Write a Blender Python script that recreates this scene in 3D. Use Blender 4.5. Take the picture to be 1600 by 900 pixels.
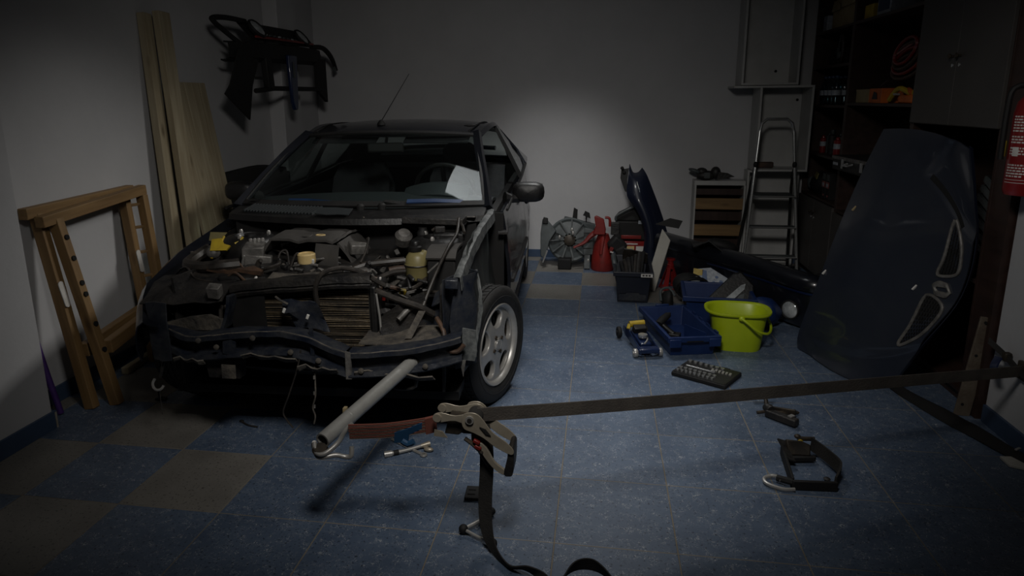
import bpy, bmesh, math, random
from math import sin, cos, pi, radians, sqrt, atan2
from mathutils import Vector, Matrix, Euler, noise
V = Vector
for o in list(bpy.data.objects): bpy.data.objects.remove(o, do_unlink=True)
SC = bpy.context.scene
COL = SC.collection

# ------------------------------------------------------------------ camera
PITCH, YAW, ROLL = 0.228317, 0.155337, -0.009703
TILE = 0.42
CAMH = 3.58257 * TILE
cam_d = bpy.data.cameras.new('camera'); cam = bpy.data.objects.new('camera', cam_d); COL.objects.link(cam)
R0 = V((cos(YAW), sin(YAW), 0)); F0 = V((-sin(YAW), cos(YAW), 0)); U0 = V((0, 0, 1))
FW = cos(PITCH)*F0 - sin(PITCH)*U0; U1 = sin(PITCH)*F0 + cos(PITCH)*U0
RT = cos(ROLL)*R0 + sin(ROLL)*U1; UP = -sin(ROLL)*R0 + cos(ROLL)*U1
cam.matrix_world = Matrix(((RT.x, UP.x, -FW.x, 0), (RT.y, UP.y, -FW.y, 0), (RT.z, UP.z, -FW.z, CAMH), (0, 0, 0, 1)))
cam_d.sensor_fit = 'HORIZONTAL'; cam_d.sensor_width = 36.0
cam_d.lens = 1049.985 * 36.0 / 1600.0
cam_d.shift_x = 27.0/1600.0; cam_d.shift_y = -50.0/1600.0
cam_d.clip_start = 0.05; cam_d.clip_end = 60
SC.camera = cam

# ------------------------------------------------------------------ world, lamps, exposure
w = bpy.data.worlds.new('world'); SC.world = w; w.use_nodes = True
w.node_tree.nodes['Background'].inputs[0].default_value = (0.75, 0.85, 1.0, 1)
w.node_tree.nodes['Background'].inputs[1].default_value = 0.012
SC.view_settings.view_transform = 'Standard'; SC.view_settings.look = 'None'
SC.view_settings.gamma = 1.0; SC.view_settings.use_curve_mapping = False
SC.view_settings.exposure = 0.0
def lamp(name, kind, loc, target, energy, color, **kw):
    d = bpy.data.lights.new(name, kind); d.energy = energy; d.color = color
    for k, v in kw.items(): setattr(d, k, v)
    o = bpy.data.objects.new(name, d); COL.objects.link(o); o.location = loc
    o.rotation_euler = (V(target)-V(loc)).to_track_quat('-Z', 'Y').to_euler()
    return o
# work lamp hung from the ceiling before the photographer, its beam built from two spots
lamp('work_lamp_wide', 'SPOT', (-0.10, 1.0, 2.62), (-0.75, 4.15, 0.35), 128, (1.0, 0.965, 0.915), spot_size=radians(95), spot_blend=1.0, shadow_soft_size=0.27)
lamp('work_lamp_narrow', 'SPOT', (-0.10, 1.0, 2.62), (-0.3, 3.6, 0.3), 78, (1.0, 0.965, 0.915), spot_size=radians(70), spot_blend=1.0, shadow_soft_size=0.27)
lamp('fill_right', 'SPOT', (-0.10, 1.0, 2.62), (1.70, 3.45, 1.0), 78, (1.0, 0.965, 0.915), spot_size=radians(42), spot_blend=1.0, shadow_soft_size=0.27)  # unseen fill added beside the work lamp to brighten right wall and bonnet
# ceiling panel mirrored in windscreen and floor, then unseen fills added for floor, left and back wall
lamp('ceiling_panel', 'AREA', (-0.35, 4.6, 2.68), (-0.35, 4.4, 0), 1.7, (0.95, 0.98, 1.0), shape='RECTANGLE', size=0.95, size_y=0.62, spread=radians(85))
lamp('fill_floor', 'AREA', (0.0, 4.4, 2.66), (-0.05, 3.3, 0.0), 3.0, (1.0, 0.99, 0.97), shape='RECTANGLE', size=0.8, size_y=0.5, spread=radians(50))
lamp('fill_left_wall', 'AREA', (0.3, 4.3, 2.66), (-2.75, 3.1, 0.3), 2.6, (1.0, 0.97, 0.92), shape='RECTANGLE', size=0.5, size_y=0.4, spread=radians(45))
lamp('fill_back_wall', 'AREA', (-0.3, 4.6, 2.66), (-0.45, 6.42, -0.15), 2.2, (1.0, 0.985, 0.96), shape='RECTANGLE', size=0.4, size_y=0.3, spread=radians(52))

# ------------------------------------------------------------------ materials
MATS = {}
def mat(name, col, rough=0.6, metal=0.0, col2=None, scale=8.0, amt=0.5, bump=0.0, bscale=40.0, coat=0.0, spec=0.5, trans=0.0, emit=None, stretch=None, detail=4.0, coord='Object'):
    if name in MATS: return MATS[name]
    m = bpy.data.materials.new(name); m.use_nodes = True; nt = m.node_tree; N = nt.nodes; L = nt.links
    b = N['Principled BSDF']
    b.inputs['Base Color'].default_value = (*col, 1); b.inputs['Roughness'].default_value = rough; b.inputs['Metallic'].default_value = metal
    b.inputs['Specular IOR Level'].default_value = spec
    if coat: b.inputs['Coat Weight'].default_value = coat; b.inputs['Coat Roughness'].default_value = 0.08
    if trans: b.inputs['Transmission Weight'].default_value = trans
    if emit: b.inputs['Emission Color'].default_value = (*emit[:3], 1); b.inputs['Emission Strength'].default_value = emit[3]
    tc = N.new('ShaderNodeTexCoord'); mp = N.new('ShaderNodeMapping'); L.new(tc.outputs[coord], mp.inputs[0])
    if stretch: mp.inputs['Scale'].default_value = stretch
    if col2 is not None:
        nz = N.new('ShaderNodeTexNoise'); nz.inputs['Scale'].default_value = scale; nz.inputs['Detail'].default_value = detail; nz.inputs['Roughness'].default_value = 0.65
        L.new(mp.outputs[0], nz.inputs['Vector'])
        rp = N.new('ShaderNodeValToRGB'); rp.color_ramp.elements[0].position = 0.5-amt*0.25; rp.color_ramp.elements[1].position = 0.5+amt*0.25
        rp.color_ramp.elements[0].color = (*col, 1); rp.color_ramp.elements[1].color = (*col2, 1)
        L.new(nz.outputs['Fac'], rp.inputs[0]); L.new(rp.outputs[0], b.inputs['Base Color'])
        rr = N.new('ShaderNodeMapRange'); rr.inputs['To Min'].default_value = max(0.03, rough-0.1); rr.inputs['To Max'].default_value = min(1, rough+0.15)
        L.new(nz.outputs['Fac'], rr.inputs['Value']); L.new(rr.outputs[0], b.inputs['Roughness'])
    if bump:
        n2 = N.new('ShaderNodeTexNoise'); n2.inputs['Scale'].default_value = bscale; n2.inputs['Detail'].default_value = 5
        L.new(mp.outputs[0], n2.inputs['Vector'])
        bp = N.new('ShaderNodeBump'); bp.inputs['Strength'].default_value = bump; bp.inputs['Distance'].default_value = 0.01
        L.new(n2.outputs['Fac'], bp.inputs['Height']); L.new(bp.outputs[0], b.inputs['Normal'])
    MATS[name] = m; return m

def tile_mat(name, base, dark, light, flecks=1.0):
    m = bpy.data.materials.new(name); m.use_nodes = True; nt = m.node_tree; N = nt.nodes; L = nt.links
    b = N['Principled BSDF']; b.inputs['Roughness'].default_value = 0.42; b.inputs['Specular IOR Level'].default_value = 0.45
    g = N.new('ShaderNodeNewGeometry')
    n1 = N.new('ShaderNodeTexNoise'); n1.inputs['Scale'].default_value = 5; n1.inputs['Detail'].default_value = 5; L.new(g.outputs['Position'], n1.inputs['Vector'])
    r1 = N.new('ShaderNodeValToRGB'); r1.color_ramp.elements[0].position = .3; r1.color_ramp.elements[1].position = .75
    r1.color_ramp.elements[0].color = (*dark, 1); r1.color_ramp.elements[1].color = (*base, 1); L.new(n1.outputs['Fac'], r1.inputs[0])
    # worm-like flecks of the vinyl: thin iso-lines of a distorted noise
    n2 = N.new('ShaderNodeTexNoise'); n2.inputs['Scale'].default_value = 62; n2.inputs['Detail'].default_value = 1; n2.inputs['Distortion'].default_value = 1.2; L.new(g.outputs['Position'], n2.inputs['Vector'])
    s = N.new('ShaderNodeMath'); s.operation = 'SUBTRACT'; s.inputs[1].default_value = .5; L.new(n2.outputs['Fac'], s.inputs[0])
    a = N.new('ShaderNodeMath'); a.operation = 'ABSOLUTE'; L.new(s.outputs[0], a.inputs[0])
    mr = N.new('ShaderNodeMapRange'); mr.inputs['From Min'].default_value = 0.0; mr.inputs['From Max'].default_value = .024; mr.inputs['To Min'].default_value = 1; mr.inputs['To Max'].default_value = 0; L.new(a.outputs[0], mr.inputs['Value'])
    n3 = N.new('ShaderNodeTexNoise'); n3.inputs['Scale'].default_value = 26; n3.inputs['Detail'].default_value = 2; L.new(g.outputs['Position'], n3.inputs['Vector'])
    m3 = N.new('ShaderNodeMapRange'); m3.inputs['From Min'].default_value = .44; m3.inputs['From Max'].default_value = .62; L.new(n3.outputs['Fac'], m3.inputs['Value'])
    mu = N.new('ShaderNodeMath'); mu.operation = 'MULTIPLY'; L.new(mr.outputs[0], mu.inputs[0]); L.new(m3.outputs[0], mu.inputs[1])
    mu2 = N.new('ShaderNodeMath'); mu2.operation = 'MULTIPLY'; mu2.inputs[1].default_value = flecks; L.new(mu.outputs[0], mu2.inputs[0])
    mx = N.new('ShaderNodeMix'); mx.data_type = 'RGBA'; L.new(mu2.outputs[0], mx.inputs['Factor']); L.new(r1.outputs[0], mx.inputs['A']); mx.inputs['B'].default_value = (*light, 1)
    # dark specks
    n4 = N.new('ShaderNodeTexNoise'); n4.inputs['Scale'].default_value = 90; n4.inputs['Detail'].default_value = 1; L.new(g.outputs['Position'], n4.inputs['Vector'])
    m4 = N.new('ShaderNodeMapRange'); m4.inputs['From Min'].default_value = .62; m4.inputs['From Max'].default_value = .72; L.new(n4.outputs['Fac'], m4.inputs['Value'])
    my = N.new('ShaderNodeMix'); my.data_type = 'RGBA'; L.new(m4.outputs[0], my.inputs['Factor']); L.new(mx.outputs['Result'], my.inputs['A']); my.inputs['B'].default_value = (dark[0]*.45, dark[1]*.45, dark[2]*.45, 1)
    # tile-to-tile tone
    oi = N.new('ShaderNodeObjectInfo'); m5 = N.new('ShaderNodeMapRange'); m5.inputs['To Min'].default_value = .9; m5.inputs['To Max'].default_value = 1.08; L.new(oi.outputs['Random'], m5.inputs['Value'])
    hs = N.new('ShaderNodeHueSaturation'); L.new(m5.outputs[0], hs.inputs['Value']); L.new(my.outputs['Result'], hs.inputs['Color']); L.new(hs.outputs[0], b.inputs['Base Color'])
    rr = N.new('ShaderNodeMapRange'); rr.inputs['To Min'].default_value = .33; rr.inputs['To Max'].default_value = .56; L.new(n1.outputs['Fac'], rr.inputs['Value']); L.new(rr.outputs[0], b.inputs['Roughness'])
    return m

def wood_mat(name, light, dark, axis=2, rough=0.6):
    m = bpy.data.materials.new(name); m.use_nodes = True; nt = m.node_tree; N = nt.nodes; L = nt.links
    b = N['Principled BSDF']; b.inputs['Roughness'].default_value = rough
    tc = N.new('ShaderNodeTexCoord'); mp = N.new('ShaderNodeMapping'); sc = [9, 9, 9]; sc[axis] = .7; mp.inputs['Scale'].default_value = sc
    oi = N.new('ShaderNodeObjectInfo'); ad = N.new('ShaderNodeVectorMath'); ad.operation = 'ADD'; mul = N.new('ShaderNodeMath'); mul.operation = 'MULTIPLY'; mul.inputs[1].default_value = 17
    L.new(oi.outputs['Random'], mul.inputs[0]); L.new(tc.outputs['Object'], ad.inputs[0]); L.new(mul.outputs[0], ad.inputs[1]); L.new(ad.outputs[0], mp.inputs[0])
    nz = N.new('ShaderNodeTexNoise'); nz.inputs['Scale'].default_value = 3.2; nz.inputs['Detail'].default_value = 6; nz.inputs['Distortion'].default_value = .6; L.new(mp.outputs[0], nz.inputs['Vector'])
    rp = N.new('ShaderNodeValToRGB'); rp.color_ramp.elements[0].position = .3; rp.color_ramp.elements[1].position = .68
    rp.color_ramp.elements[0].color = (*dark, 1); rp.color_ramp.elements[1].color = (*light, 1); L.new(nz.outputs['Fac'], rp.inputs[0])
    # knots
    vo = N.new('ShaderNodeTexVoronoi'); vo.inputs['Scale'].default_value = 1.0
    mp2 = N.new('ShaderNodeMapping'); s2 = [9, 9, 9]; s2[axis] = 3.4; mp2.inputs['Scale'].default_value = s2; L.new(ad.outputs[0], mp2.inputs[0]); L.new(mp2.outputs[0], vo.inputs['Vector'])
    mr = N.new('ShaderNodeMapRange'); mr.inputs['From Min'].default_value = .05; mr.inputs['From Max'].default_value = .2; mr.inputs['To Min'].default_value = .75; mr.inputs['To Max'].default_value = 0; L.new(vo.outputs['Distance'], mr.inputs['Value'])
    mx = N.new('ShaderNodeMix'); mx.data_type = 'RGBA'; L.new(mr.outputs[0], mx.inputs['Factor']); L.new(rp.outputs[0], mx.inputs['A']); mx.inputs['B'].default_value = (dark[0]*.3, dark[1]*.25, dark[2]*.2, 1)
    L.new(mx.outputs['Result'], b.inputs['Base Color'])
    bp = N.new('ShaderNodeBump'); bp.inputs['Strength'].default_value = .25; bp.inputs['Distance'].default_value = .004; L.new(nz.outputs['Fac'], bp.inputs['Height']); L.new(bp.outputs[0], b.inputs['Normal'])
    return m

def glass_mat(name, tint=(.75, .85, .82), rough=.02, fac=.12, mn=.06):
    m = bpy.data.materials.new(name); m.use_nodes = True; nt = m.node_tree; N = nt.nodes; L = nt.links
    N.remove(N['Principled BSDF']); out = N['Material Output']
    t = N.new('ShaderNodeBsdfTransparent'); t.inputs[0].default_value = (*tint, 1)
    g = N.new('ShaderNodeBsdfGlossy'); g.inputs['Roughness'].default_value = rough
    lw = N.new('ShaderNodeLayerWeight'); lw.inputs['Blend'].default_value = .5
    pw = N.new('ShaderNodeMath'); pw.operation = 'POWER'; pw.inputs[1].default_value = 4.5; L.new(lw.outputs['Facing'], pw.inputs[0])
    fr = N.new('ShaderNodeMath'); fr.operation = 'MULTIPLY_ADD'; fr.inputs[1].default_value = .85; fr.inputs[2].default_value = .045; L.new(pw.outputs[0], fr.inputs[0])
    mx = N.new('ShaderNodeMixShader'); L.new(fr.outputs[0], mx.inputs[0]); L.new(t.outputs[0], mx.inputs[1]); L.new(g.outputs[0], mx.inputs[2]); L.new(mx.outputs[0], out.inputs[0])
    return m

M = dict(
 wall=mat('painted_wall', (.50, .50, .51), .85, col2=(.42, .42, .43), scale=1.6, amt=1.2, bump=.12, bscale=35),
 grout=mat('grout', (.24, .21, .165), .9, col2=(.15, .13, .10), scale=12, amt=1),
 skirt=mat('blue_skirting', (.045, .075, .135), .5, col2=(.028, .05, .095), scale=7, amt=1),
 chip=mat('chipped_edge', (.42, .39, .33), .8, col2=(.25, .22, .18), scale=20),
 ceil=mat('ceiling_paint', (.45, .45, .45), .9, col2=(.40, .40, .40), scale=1.5),
 tblue=tile_mat('blue_vinyl', (.098, .136, .200), (.066, .094, .146), (.44, .46, .47)),
 tgrey=tile_mat('grey_vinyl', (.215, .205, .185), (.155, .147, .133), (.30, .29, .26), .45),
 paint=mat('navy_car_paint', (.0045, .0055, .009), .3, col2=(.007, .008, .012), scale=5, coat=.7),
 blue=mat('blue_car_paint', (.0045, .0075, .020), .42, col2=(.007, .011, .027), scale=2.2, amt=1, coat=.45),
 bonnet=mat('dusty_navy_bonnet_paint', (.024, .028, .037), .42, col2=(.008, .012, .025), scale=1.7, amt=.8, coat=.8),
 navy=mat('dark_blue_steel', (.0065, .010, .020), .42, col2=(.032, .034, .038), scale=14, amt=.7, bump=.45, bscale=26),
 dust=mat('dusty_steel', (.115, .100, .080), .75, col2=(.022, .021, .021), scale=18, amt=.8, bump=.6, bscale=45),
 dark=mat('dark_steel', (.008, .008, .009), .52, col2=(.026, .023, .020), scale=16, amt=.7, bump=.45, bscale=45),
 black=mat('black_plastic', (.0055, .0055, .006), .45, col2=(.011, .0105, .010), scale=12, bump=.15, bscale=60),
 matte=mat('black_matte', (.0028, .0028, .003), .7, col2=(.0055, .005, .0048), scale=9),
 rubber=mat('tyre_rubber', (.0085, .0085, .0085), .66, col2=(.017, .016, .015), scale=25, bump=.15, bscale=80),
 hose=mat('rubber_hose', (.010, .009, .0085), .45, col2=(.042, .035, .029), scale=20, amt=.7),
 copper=mat('brown_hose', (.09, .05, .03), .55, col2=(.04, .025, .018), scale=20),
 alloy=mat('alloy_rim', (.52, .51, .49), .36, .45, col2=(.34, .325, .30), scale=9, amt=1),
 steel=mat('bare_steel', (.48, .47, .45), .36, .5, col2=(.28, .27, .25), scale=16, amt=1),
 scuff=mat('scuffed_panel_edge', (.010, .014, .022), .35, .1, col2=(.14, .145, .15), scale=13, amt=.5, bump=.4, bscale=30),
 liner=mat('grey_green_inner_panel', (.045, .053, .050), .5, col2=(.012, .013, .013), scale=7, amt=.8, bump=.2, bscale=25),
 alu=mat('cast_aluminium', (.22, .21, .195), .5, .3, col2=(.05, .047, .044), scale=15, amt=.8, bump=.3, bscale=40),
 galv=mat('galvanised_pipe', (.34, .34, .32), .42, .35, col2=(.27, .265, .25), scale=20, amt=.9, bump=.15, bscale=60),
 cover=mat('grey_engine_cover', (.088, .084, .079), .48, col2=(.040, .037, .034), scale=6, amt=1, bump=.1, bscale=70),
 cream=mat('cream_plastic', (.62, .47, .22), .5, col2=(.50, .36, .15), scale=15),
 tank=mat('yellowed_tank_plastic', (.215, .185, .08), .42, col2=(.15, .125, .048), scale=9, amt=1),
 yellow=mat('yellow_plastic', (.50, .36, .02), .45, col2=(.38, .26, .015), scale=14),
 fins=mat('radiator_fin', (.14, .105, .062), .6, .3, col2=(.028, .022, .016), scale=22, amt=.9, bump=.3, bscale=70),
 white=mat('white_plastic', (.62, .61, .58), .5, col2=(.5, .48, .45), scale=12),
 worn=mat('worn_pale_edge', (.22, .23, .225), .5, .2, col2=(.05, .055, .058), scale=17, amt=.7, bump=.3, bscale=40),
 glass=glass_mat('clear_glass', (.90, .94, .93)),
 dglass=glass_mat('tinted_glass', (.90, .95, .94)),
 seat=mat('dark_fabric', (.02, .021, .024), .9, col2=(.032, .032, .035), scale=30, bump=.2, bscale=90),
 dash=mat('dashboard_plastic', (.02, .024, .026), .6, bump=.2, bscale=120),
 bluew=mat('blue_wiper', (.010, .028, .085), .45, col2=(.014, .04, .11), scale=10),
 wood=wood_mat('honey_pine', (.255, .155, .062), (.165, .095, .036)),
 pine=wood_mat('pale_pine', (.40, .345, .235), (.29, .235, .145)),
 dwood=mat('dark_brown_board', (.024, .012, .009), .45, col2=(.038, .019, .014), scale=3, stretch=(6, .6, 6)),
 dgrey=mat('dark_grey_door', (.052, .048, .045), .5, col2=(.064, .059, .055), scale=3),
 wboard=mat('white_laminate', (.47, .47, .46), .5, col2=(.40, .40, .39), scale=3),
 kraft=mat('kraft_paper', (.34, .27, .15), .8, col2=(.27, .21, .11), scale=8),
 lime=mat('lime_plastic', (.40, .50, .010), .38, col2=(.35, .45, .008), scale=6),
 crateb=mat('blue_crate_plastic', (.006, .020, .085), .42, col2=(.009, .027, .105), scale=7),
 crated=mat('dark_crate_plastic', (.0045, .0065, .014), .42, col2=(.007, .010, .020), scale=7),
 jackb=mat('blue_enamel', (.005, .014, .055), .3, col2=(.008, .02, .07), scale=9, coat=.5),
 red=mat('red_plastic', (.20, .014, .011), .42, col2=(.13, .010, .008), scale=9),
 redm=mat('red_enamel', (.22, .012, .012), .32, col2=(.17, .010, .010), scale=6, coat=.5),
 orange=mat('orange_plastic', (.55, .13, .015), .5, col2=(.42, .09, .012), scale=10),
 strapr=mat('red_brown_webbing', (.20, .055, .035), .85, col2=(.08, .028, .02), scale=5, amt=.9, stretch=(1, 60, 60), bump=.3, bscale=90, coord='UV'),
 strapg=mat('grey_brown_webbing', (.074, .064, .054), .85, col2=(.052, .045, .039), scale=12, bump=.25, bscale=150),
 strapb=mat('black_webbing', (.014, .0125, .011), .8, col2=(.020, .018, .016), scale=14, bump=.25, bscale=150),
 zinc=mat('zinc_plated', (.40, .36, .29), .34, .35, col2=(.26, .225, .17), scale=14, amt=1),
 bronze=mat('worn_dark_metal', (.062, .048, .033), .5, .3, col2=(.022, .018, .014), scale=16),
 tape=mat('blue_tape', (.010, .045, .105), .5, col2=(.014, .06, .13), scale=8),
 plasg=mat('grey_ribbed_plastic', (.085, .098, .10), .48, col2=(.034, .040, .042), scale=7, amt=1, bump=.1, bscale=50),
 lens=mat('lamp_lens', (.55, .58, .58), .12, .25, col2=(.3, .32, .33), scale=20),
 chrome=mat('chrome_tube', (.55, .56, .56), .22, .75),
 purple=mat('purple_pole_paint', (.055, .02, .14), .4, col2=(.075, .03, .18), scale=6),
 rust=mat('rusty_plate', (.17, .145, .11), .7, .2, col2=(.075, .05, .035), scale=9, amt=.8, bump=.3, bscale=40),
 pet=glass_mat('bottle_plastic', (.62, .74, .78), rough=.05),
 label=mat('white_label', (.42, .45, .48), .6, col2=(.26, .29, .34), scale=40, amt=.6),
 slot=mat('dark_opening', (.004, .004, .004), .9),
 plat=mat('pale_panel', (.47, .455, .41), .6, col2=(.40, .385, .34), scale=5),
 cyan=mat('blue_print', (.03, .08, .2), .5),
)

# ------------------------------------------------------------------ mesh builder
def crs(pts, n=6, closed=False):
    """Catmull-Rom subdivision of a polyline of Vectors."""
    P = [V(p) for p in pts]; m = len(P)
    if m < 3: return P
    out = []; rng = m if closed else m-1
    for i in range(rng):
        if closed: a, b, c, d = P[(i-1) % m], P[i], P[(i+1) % m], P[(i+2) % m]
        else: a, b, c, d = P[max(i-1, 0)], P[i], P[i+1], P[min(i+2, m-1)]
        for k in range(n):
            t = k/n; out.append(.5*((2*b)+(c-a)*t+(2*a-5*b+4*c-d)*t*t+(3*b-a-3*c+d)*t**3))
    if not closed: out.append(P[-1])
    return out
def rotm(e): return Euler(e, 'XYZ').to_matrix() if e is not None else Matrix.Identity(3)

class MB:
    def __init__(s): s.v = []; s.f = []
    def add(s, vs, fs):
        n = len(s.v); s.v += [tuple(p) for p in vs]; s.f += [tuple(i+n for i in q) for q in fs]; return s
    def box(s, c, d, r=None, taper=None):
        m = rotm(r) if not isinstance(r, Matrix) else r; c = V(c); x, y, z = d[0]/2, d[1]/2, d[2]/2
        vs = []
        for k in (-1, 1):
            t = 1 if (taper is None or k < 0) else taper
            for a, b in ((-1, -1), (1, -1), (1, 1), (-1, 1)): vs.append(c+m@V((a*x*t, b*y*t, k*z)))
        return s.add(vs, [(3, 2, 1, 0), (4, 5, 6, 7), (0, 1, 5, 4), (1, 2, 6, 5), (2, 3, 7, 6), (3, 0, 4, 7)])
    def bx(s, x0, x1, y0, y1, z0, z1): return s.box(((x0+x1)/2, (y0+y1)/2, (z0+z1)/2), (abs(x1-x0), abs(y1-y0), abs(z1-z0)))
    def beam(s, p, q, w, h, up=(0, 0, 1)):
        p, q = V(p), V(q); d = q-p; L = d.length; d.normalize(); up = V(up)
        if abs(d.dot(up)) > .98: up = V((0, 1, 0))
        a = d.cross(up).normalized(); b = a.cross(d)
        m = Matrix((a, d, b)).transposed()
        return s.box((p+q)/2, (w, L, h), m)
    def tube(s, pts, r, n=8, sub=0, closed=False, caps=True):
        P = [V(p) for p in pts]; rs = r if isinstance(r, (list, tuple)) else None
        if sub:
            if rs: Rv = crs([V((x, 0, 0)) for x in rs], sub, closed); rs = [x.x for x in Rv]
            P = crs(P, sub, closed)
        m = len(P)
        if rs is None: rs = [r]*m
        rs = [max(.0005, x) for x in rs]
        up = None; vs = []
        for i in range(m):
            a = P[(i-1) % m] if (closed or i > 0) else P[i]; b = P[(i+1) % m] if (closed or i < m-1) else P[i]
            t = (b-a)
            if t.length < 1e-9: t = V((0, 0, 1))
            t.normalize()
            if up is None: up = V((0, 0, 1)) if abs(t.z) < .9 else V((1, 0, 0))
            x = t.cross(up)
            if x.length < 1e-6: x = t.cross(V((1, 0, 0)))
            x.normalize(); y = x.cross(t).normalized(); up = y
            for k in range(n): vs.append(P[i]+(x*cos(2*pi*k/n)+y*sin(2*pi*k/n))*rs[i])
        fs = []
        for i in range(m if closed else m-1):
            j = (i+1) % m
            for k in range(n): l = (k+1) % n; fs.append((i*n+k, i*n+l, j*n+l, j*n+k))
        if caps and not closed: fs.append(tuple(range(n-1, -1, -1))); fs.append(tuple((m-1)*n+k for k in range(n)))
        return s.add(vs, fs)
    def lathe(s, prof, c=(0, 0, 0), r=None, n=24, caps=True, sx=1.0, sy=1.0):
        m = rotm(r) if not isinstance(r, Matrix) else r; c = V(c); vs = []; fs = []; k = len(prof)
        for i in range(n):
            a = 2*pi*i/n
            for (rad, z) in prof: vs.append(c+m@V((rad*cos(a)*sx, rad*sin(a)*sy, z)))
        for i in range(n):
            j = (i+1) % n
            for q in range(k-1): fs.append((i*k+q, j*k+q, j*k+q+1, i*k+q+1))
        if caps:
            if prof[0][0] > 1e-5: fs.append(tuple(i*k for i in range(n-1, -1, -1)))
            if prof[-1][0] > 1e-5: fs.append(tuple(i*k+k-1 for i in range(n)))
        return s.add(vs, fs)
    def cyl(s, p, q, r, n=16, r2=None): return s.tube([p, q], [r, r if r2 is None else r2], n)
    def ball(s, c, r, r3=None, n=16, k=9):
        d = V(r) if not isinstance(r, (int, float)) else V((r, r, r)); c = V(c); m = rotm(r3)
        vs = [c+m@V((0, 0, -d.z))]; fs = []
        for i in range(1, k):
            a = -pi/2+pi*i/k
            for j in range(n): b = 2*pi*j/n; vs.append(c+m@V((d.x*cos(a)*cos(b), d.y*cos(a)*sin(b), d.z*sin(a))))
        vs.append(c+m@V((0, 0, d.z))); t = len(vs)-1
        for j in range(n): l = (j+1) % n; fs.append((0, 1+l, 1+j)); fs.append((t, t-n+j, t-n+l))
        for i in range(k-2):
            for j in range(n): l = (j+1) % n; fs.append((1+i*n+j, 1+i*n+l, 1+(i+1)*n+l, 1+(i+1)*n+j))
        return s.add(vs, fs)
    def prism(s, poly, o, ua, ub, th):
        """polygon (a,b) in the plane o+a*ua+b*ub, extruded by th along ua x ub"""
        o, ua, ub = V(o), V(ua), V(ub); nn = ua.cross(ub).normalized(); k = len(poly)
        A = [o+ua*a+ub*b for a, b in poly]; B = [p+nn*th for p in A]
        fs = [tuple(range(k-1, -1, -1)), tuple(range(k, 2*k))]+[(i, (i+1) % k, k+(i+1) % k, k+i) for i in range(k)]
        return s.add(A+B, fs)
    def sheet(s, G, th=0.0, closed_u=False):
        """grid of points G[i][j]; thickness along the averaged normal"""
        ni, nj = len(G), len(G[0]); G = [[V(p) for p in r] for r in G]
        idx = lambda i, j: i*nj+j
        vs = [p for r in G for p in r]; fs = []
        R = ni if closed_u else ni-1
        for i in range(R):
            for j in range(nj-1): fs.append((idx(i, j), idx((i+1) % ni, j), idx((i+1) % ni, j+1), idx(i, j+1)))
        if th:
            B = []
            for i in range(ni):
                for j in range(nj):
                    a = G[min(i+1, ni-1)][j]-G[max(i-1, 0)][j]; b = G[i][min(j+1, nj-1)]-G[i][max(j-1, 0)]
                    if closed_u: a = G[(i+1) % ni][j]-G[(i-1) % ni][j]
                    nrm = a.cross(b)
                    if nrm.length < 1e-9: nrm = V((0, 0, 1))
                    B.append(G[i][j]-nrm.normalized()*th)
            o = len(vs); vs = vs+B; fs += [tuple(reversed([q+o for q in f])) for f in list(fs)]
            for j in range(nj-1):
                if not closed_u: fs.append((idx(0, j), idx(0, j+1), o+idx(0, j+1), o+idx(0, j))); fs.append((idx(ni-1, j+1), idx(ni-1, j), o+idx(ni-1, j), o+idx(ni-1, j+1)))
            for i in range(R):
                i2 = (i+1) % ni; fs.append((idx(i2, 0), idx(i, 0), o+idx(i, 0), o+idx(i2, 0))); fs.append((idx(i, nj-1), idx(i2, nj-1), o+idx(i2, nj-1), o+idx(i, nj-1)))
        return s.add(vs, fs)
    def ribbon(s, pts, w, th, side=None, sub=0, sides=None):
        """flat strap along pts; side = width direction (vector or list)"""
        P = crs(pts, sub) if sub else [V(p) for p in pts]
        if sides is not None: S = crs(sides, sub) if sub else [V(q) for q in sides]
        else: S = [V(side)]*len(P)
        return s.sheet([[p-q.normalized()*w/2, p+q.normalized()*w/2] for p, q in zip(P, S)], th)
    def crumple(s, amp, sc, seed=0):
        out = []
        for p in s.v:
            q = V(p)*sc+V((seed*3.1, seed*1.7, seed)); d = noise.noise_vector(q); out.append(tuple(V(p)+d*amp))
        s.v = out; return s
    def xf(s, m): s.v = [tuple(m@V(p)) for p in s.v]; return s
    def mesh(s, name, mt, smooth=40):
        me = bpy.data.meshes.new(name); me.from_pydata(s.v, [], s.f)
        bm = bmesh.new(); bm.from_mesh(me); bmesh.ops.recalc_face_normals(bm, faces=bm.faces); bm.to_mesh(me); bm.free()
        if smooth: me.shade_smooth(); me.set_sharp_from_angle(angle=radians(smooth))
        me.materials.append(M[mt] if isinstance(mt, str) else mt); return me
    def build(s, name, mt, parent=None, bevel=0, smooth=40, label=None, loc=None, rot=None):
        o = bpy.data.objects.new(name, s.mesh(name, mt, smooth)); COL.objects.link(o)
        if parent is not None: o.parent = parent
        if loc is not None: o.location = loc
        if rot is not None: o.rotation_euler = rot
        if bevel:
            md = o.modifiers.new('bevel', 'BEVEL'); md.width = bevel; md.segments = 2; md.limit_method = 'ANGLE'; md.angle_limit = radians(40)
        if label: o['label'] = label
        return o
def tag(o, label, cat, group=None):
    o['label'] = label; o['category'] = cat
    if group: o['group'] = group
    return o
def thing(name, label, cat, loc=(0, 0, 0), rz=0, group=None, rot=None):
    o = bpy.data.objects.new(name, None); COL.objects.link(o); o.location = loc
    o.rotation_euler = rot if rot is not None else (0, 0, rz); o.empty_display_size = .1
    return tag(o, label, cat, group)
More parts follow.
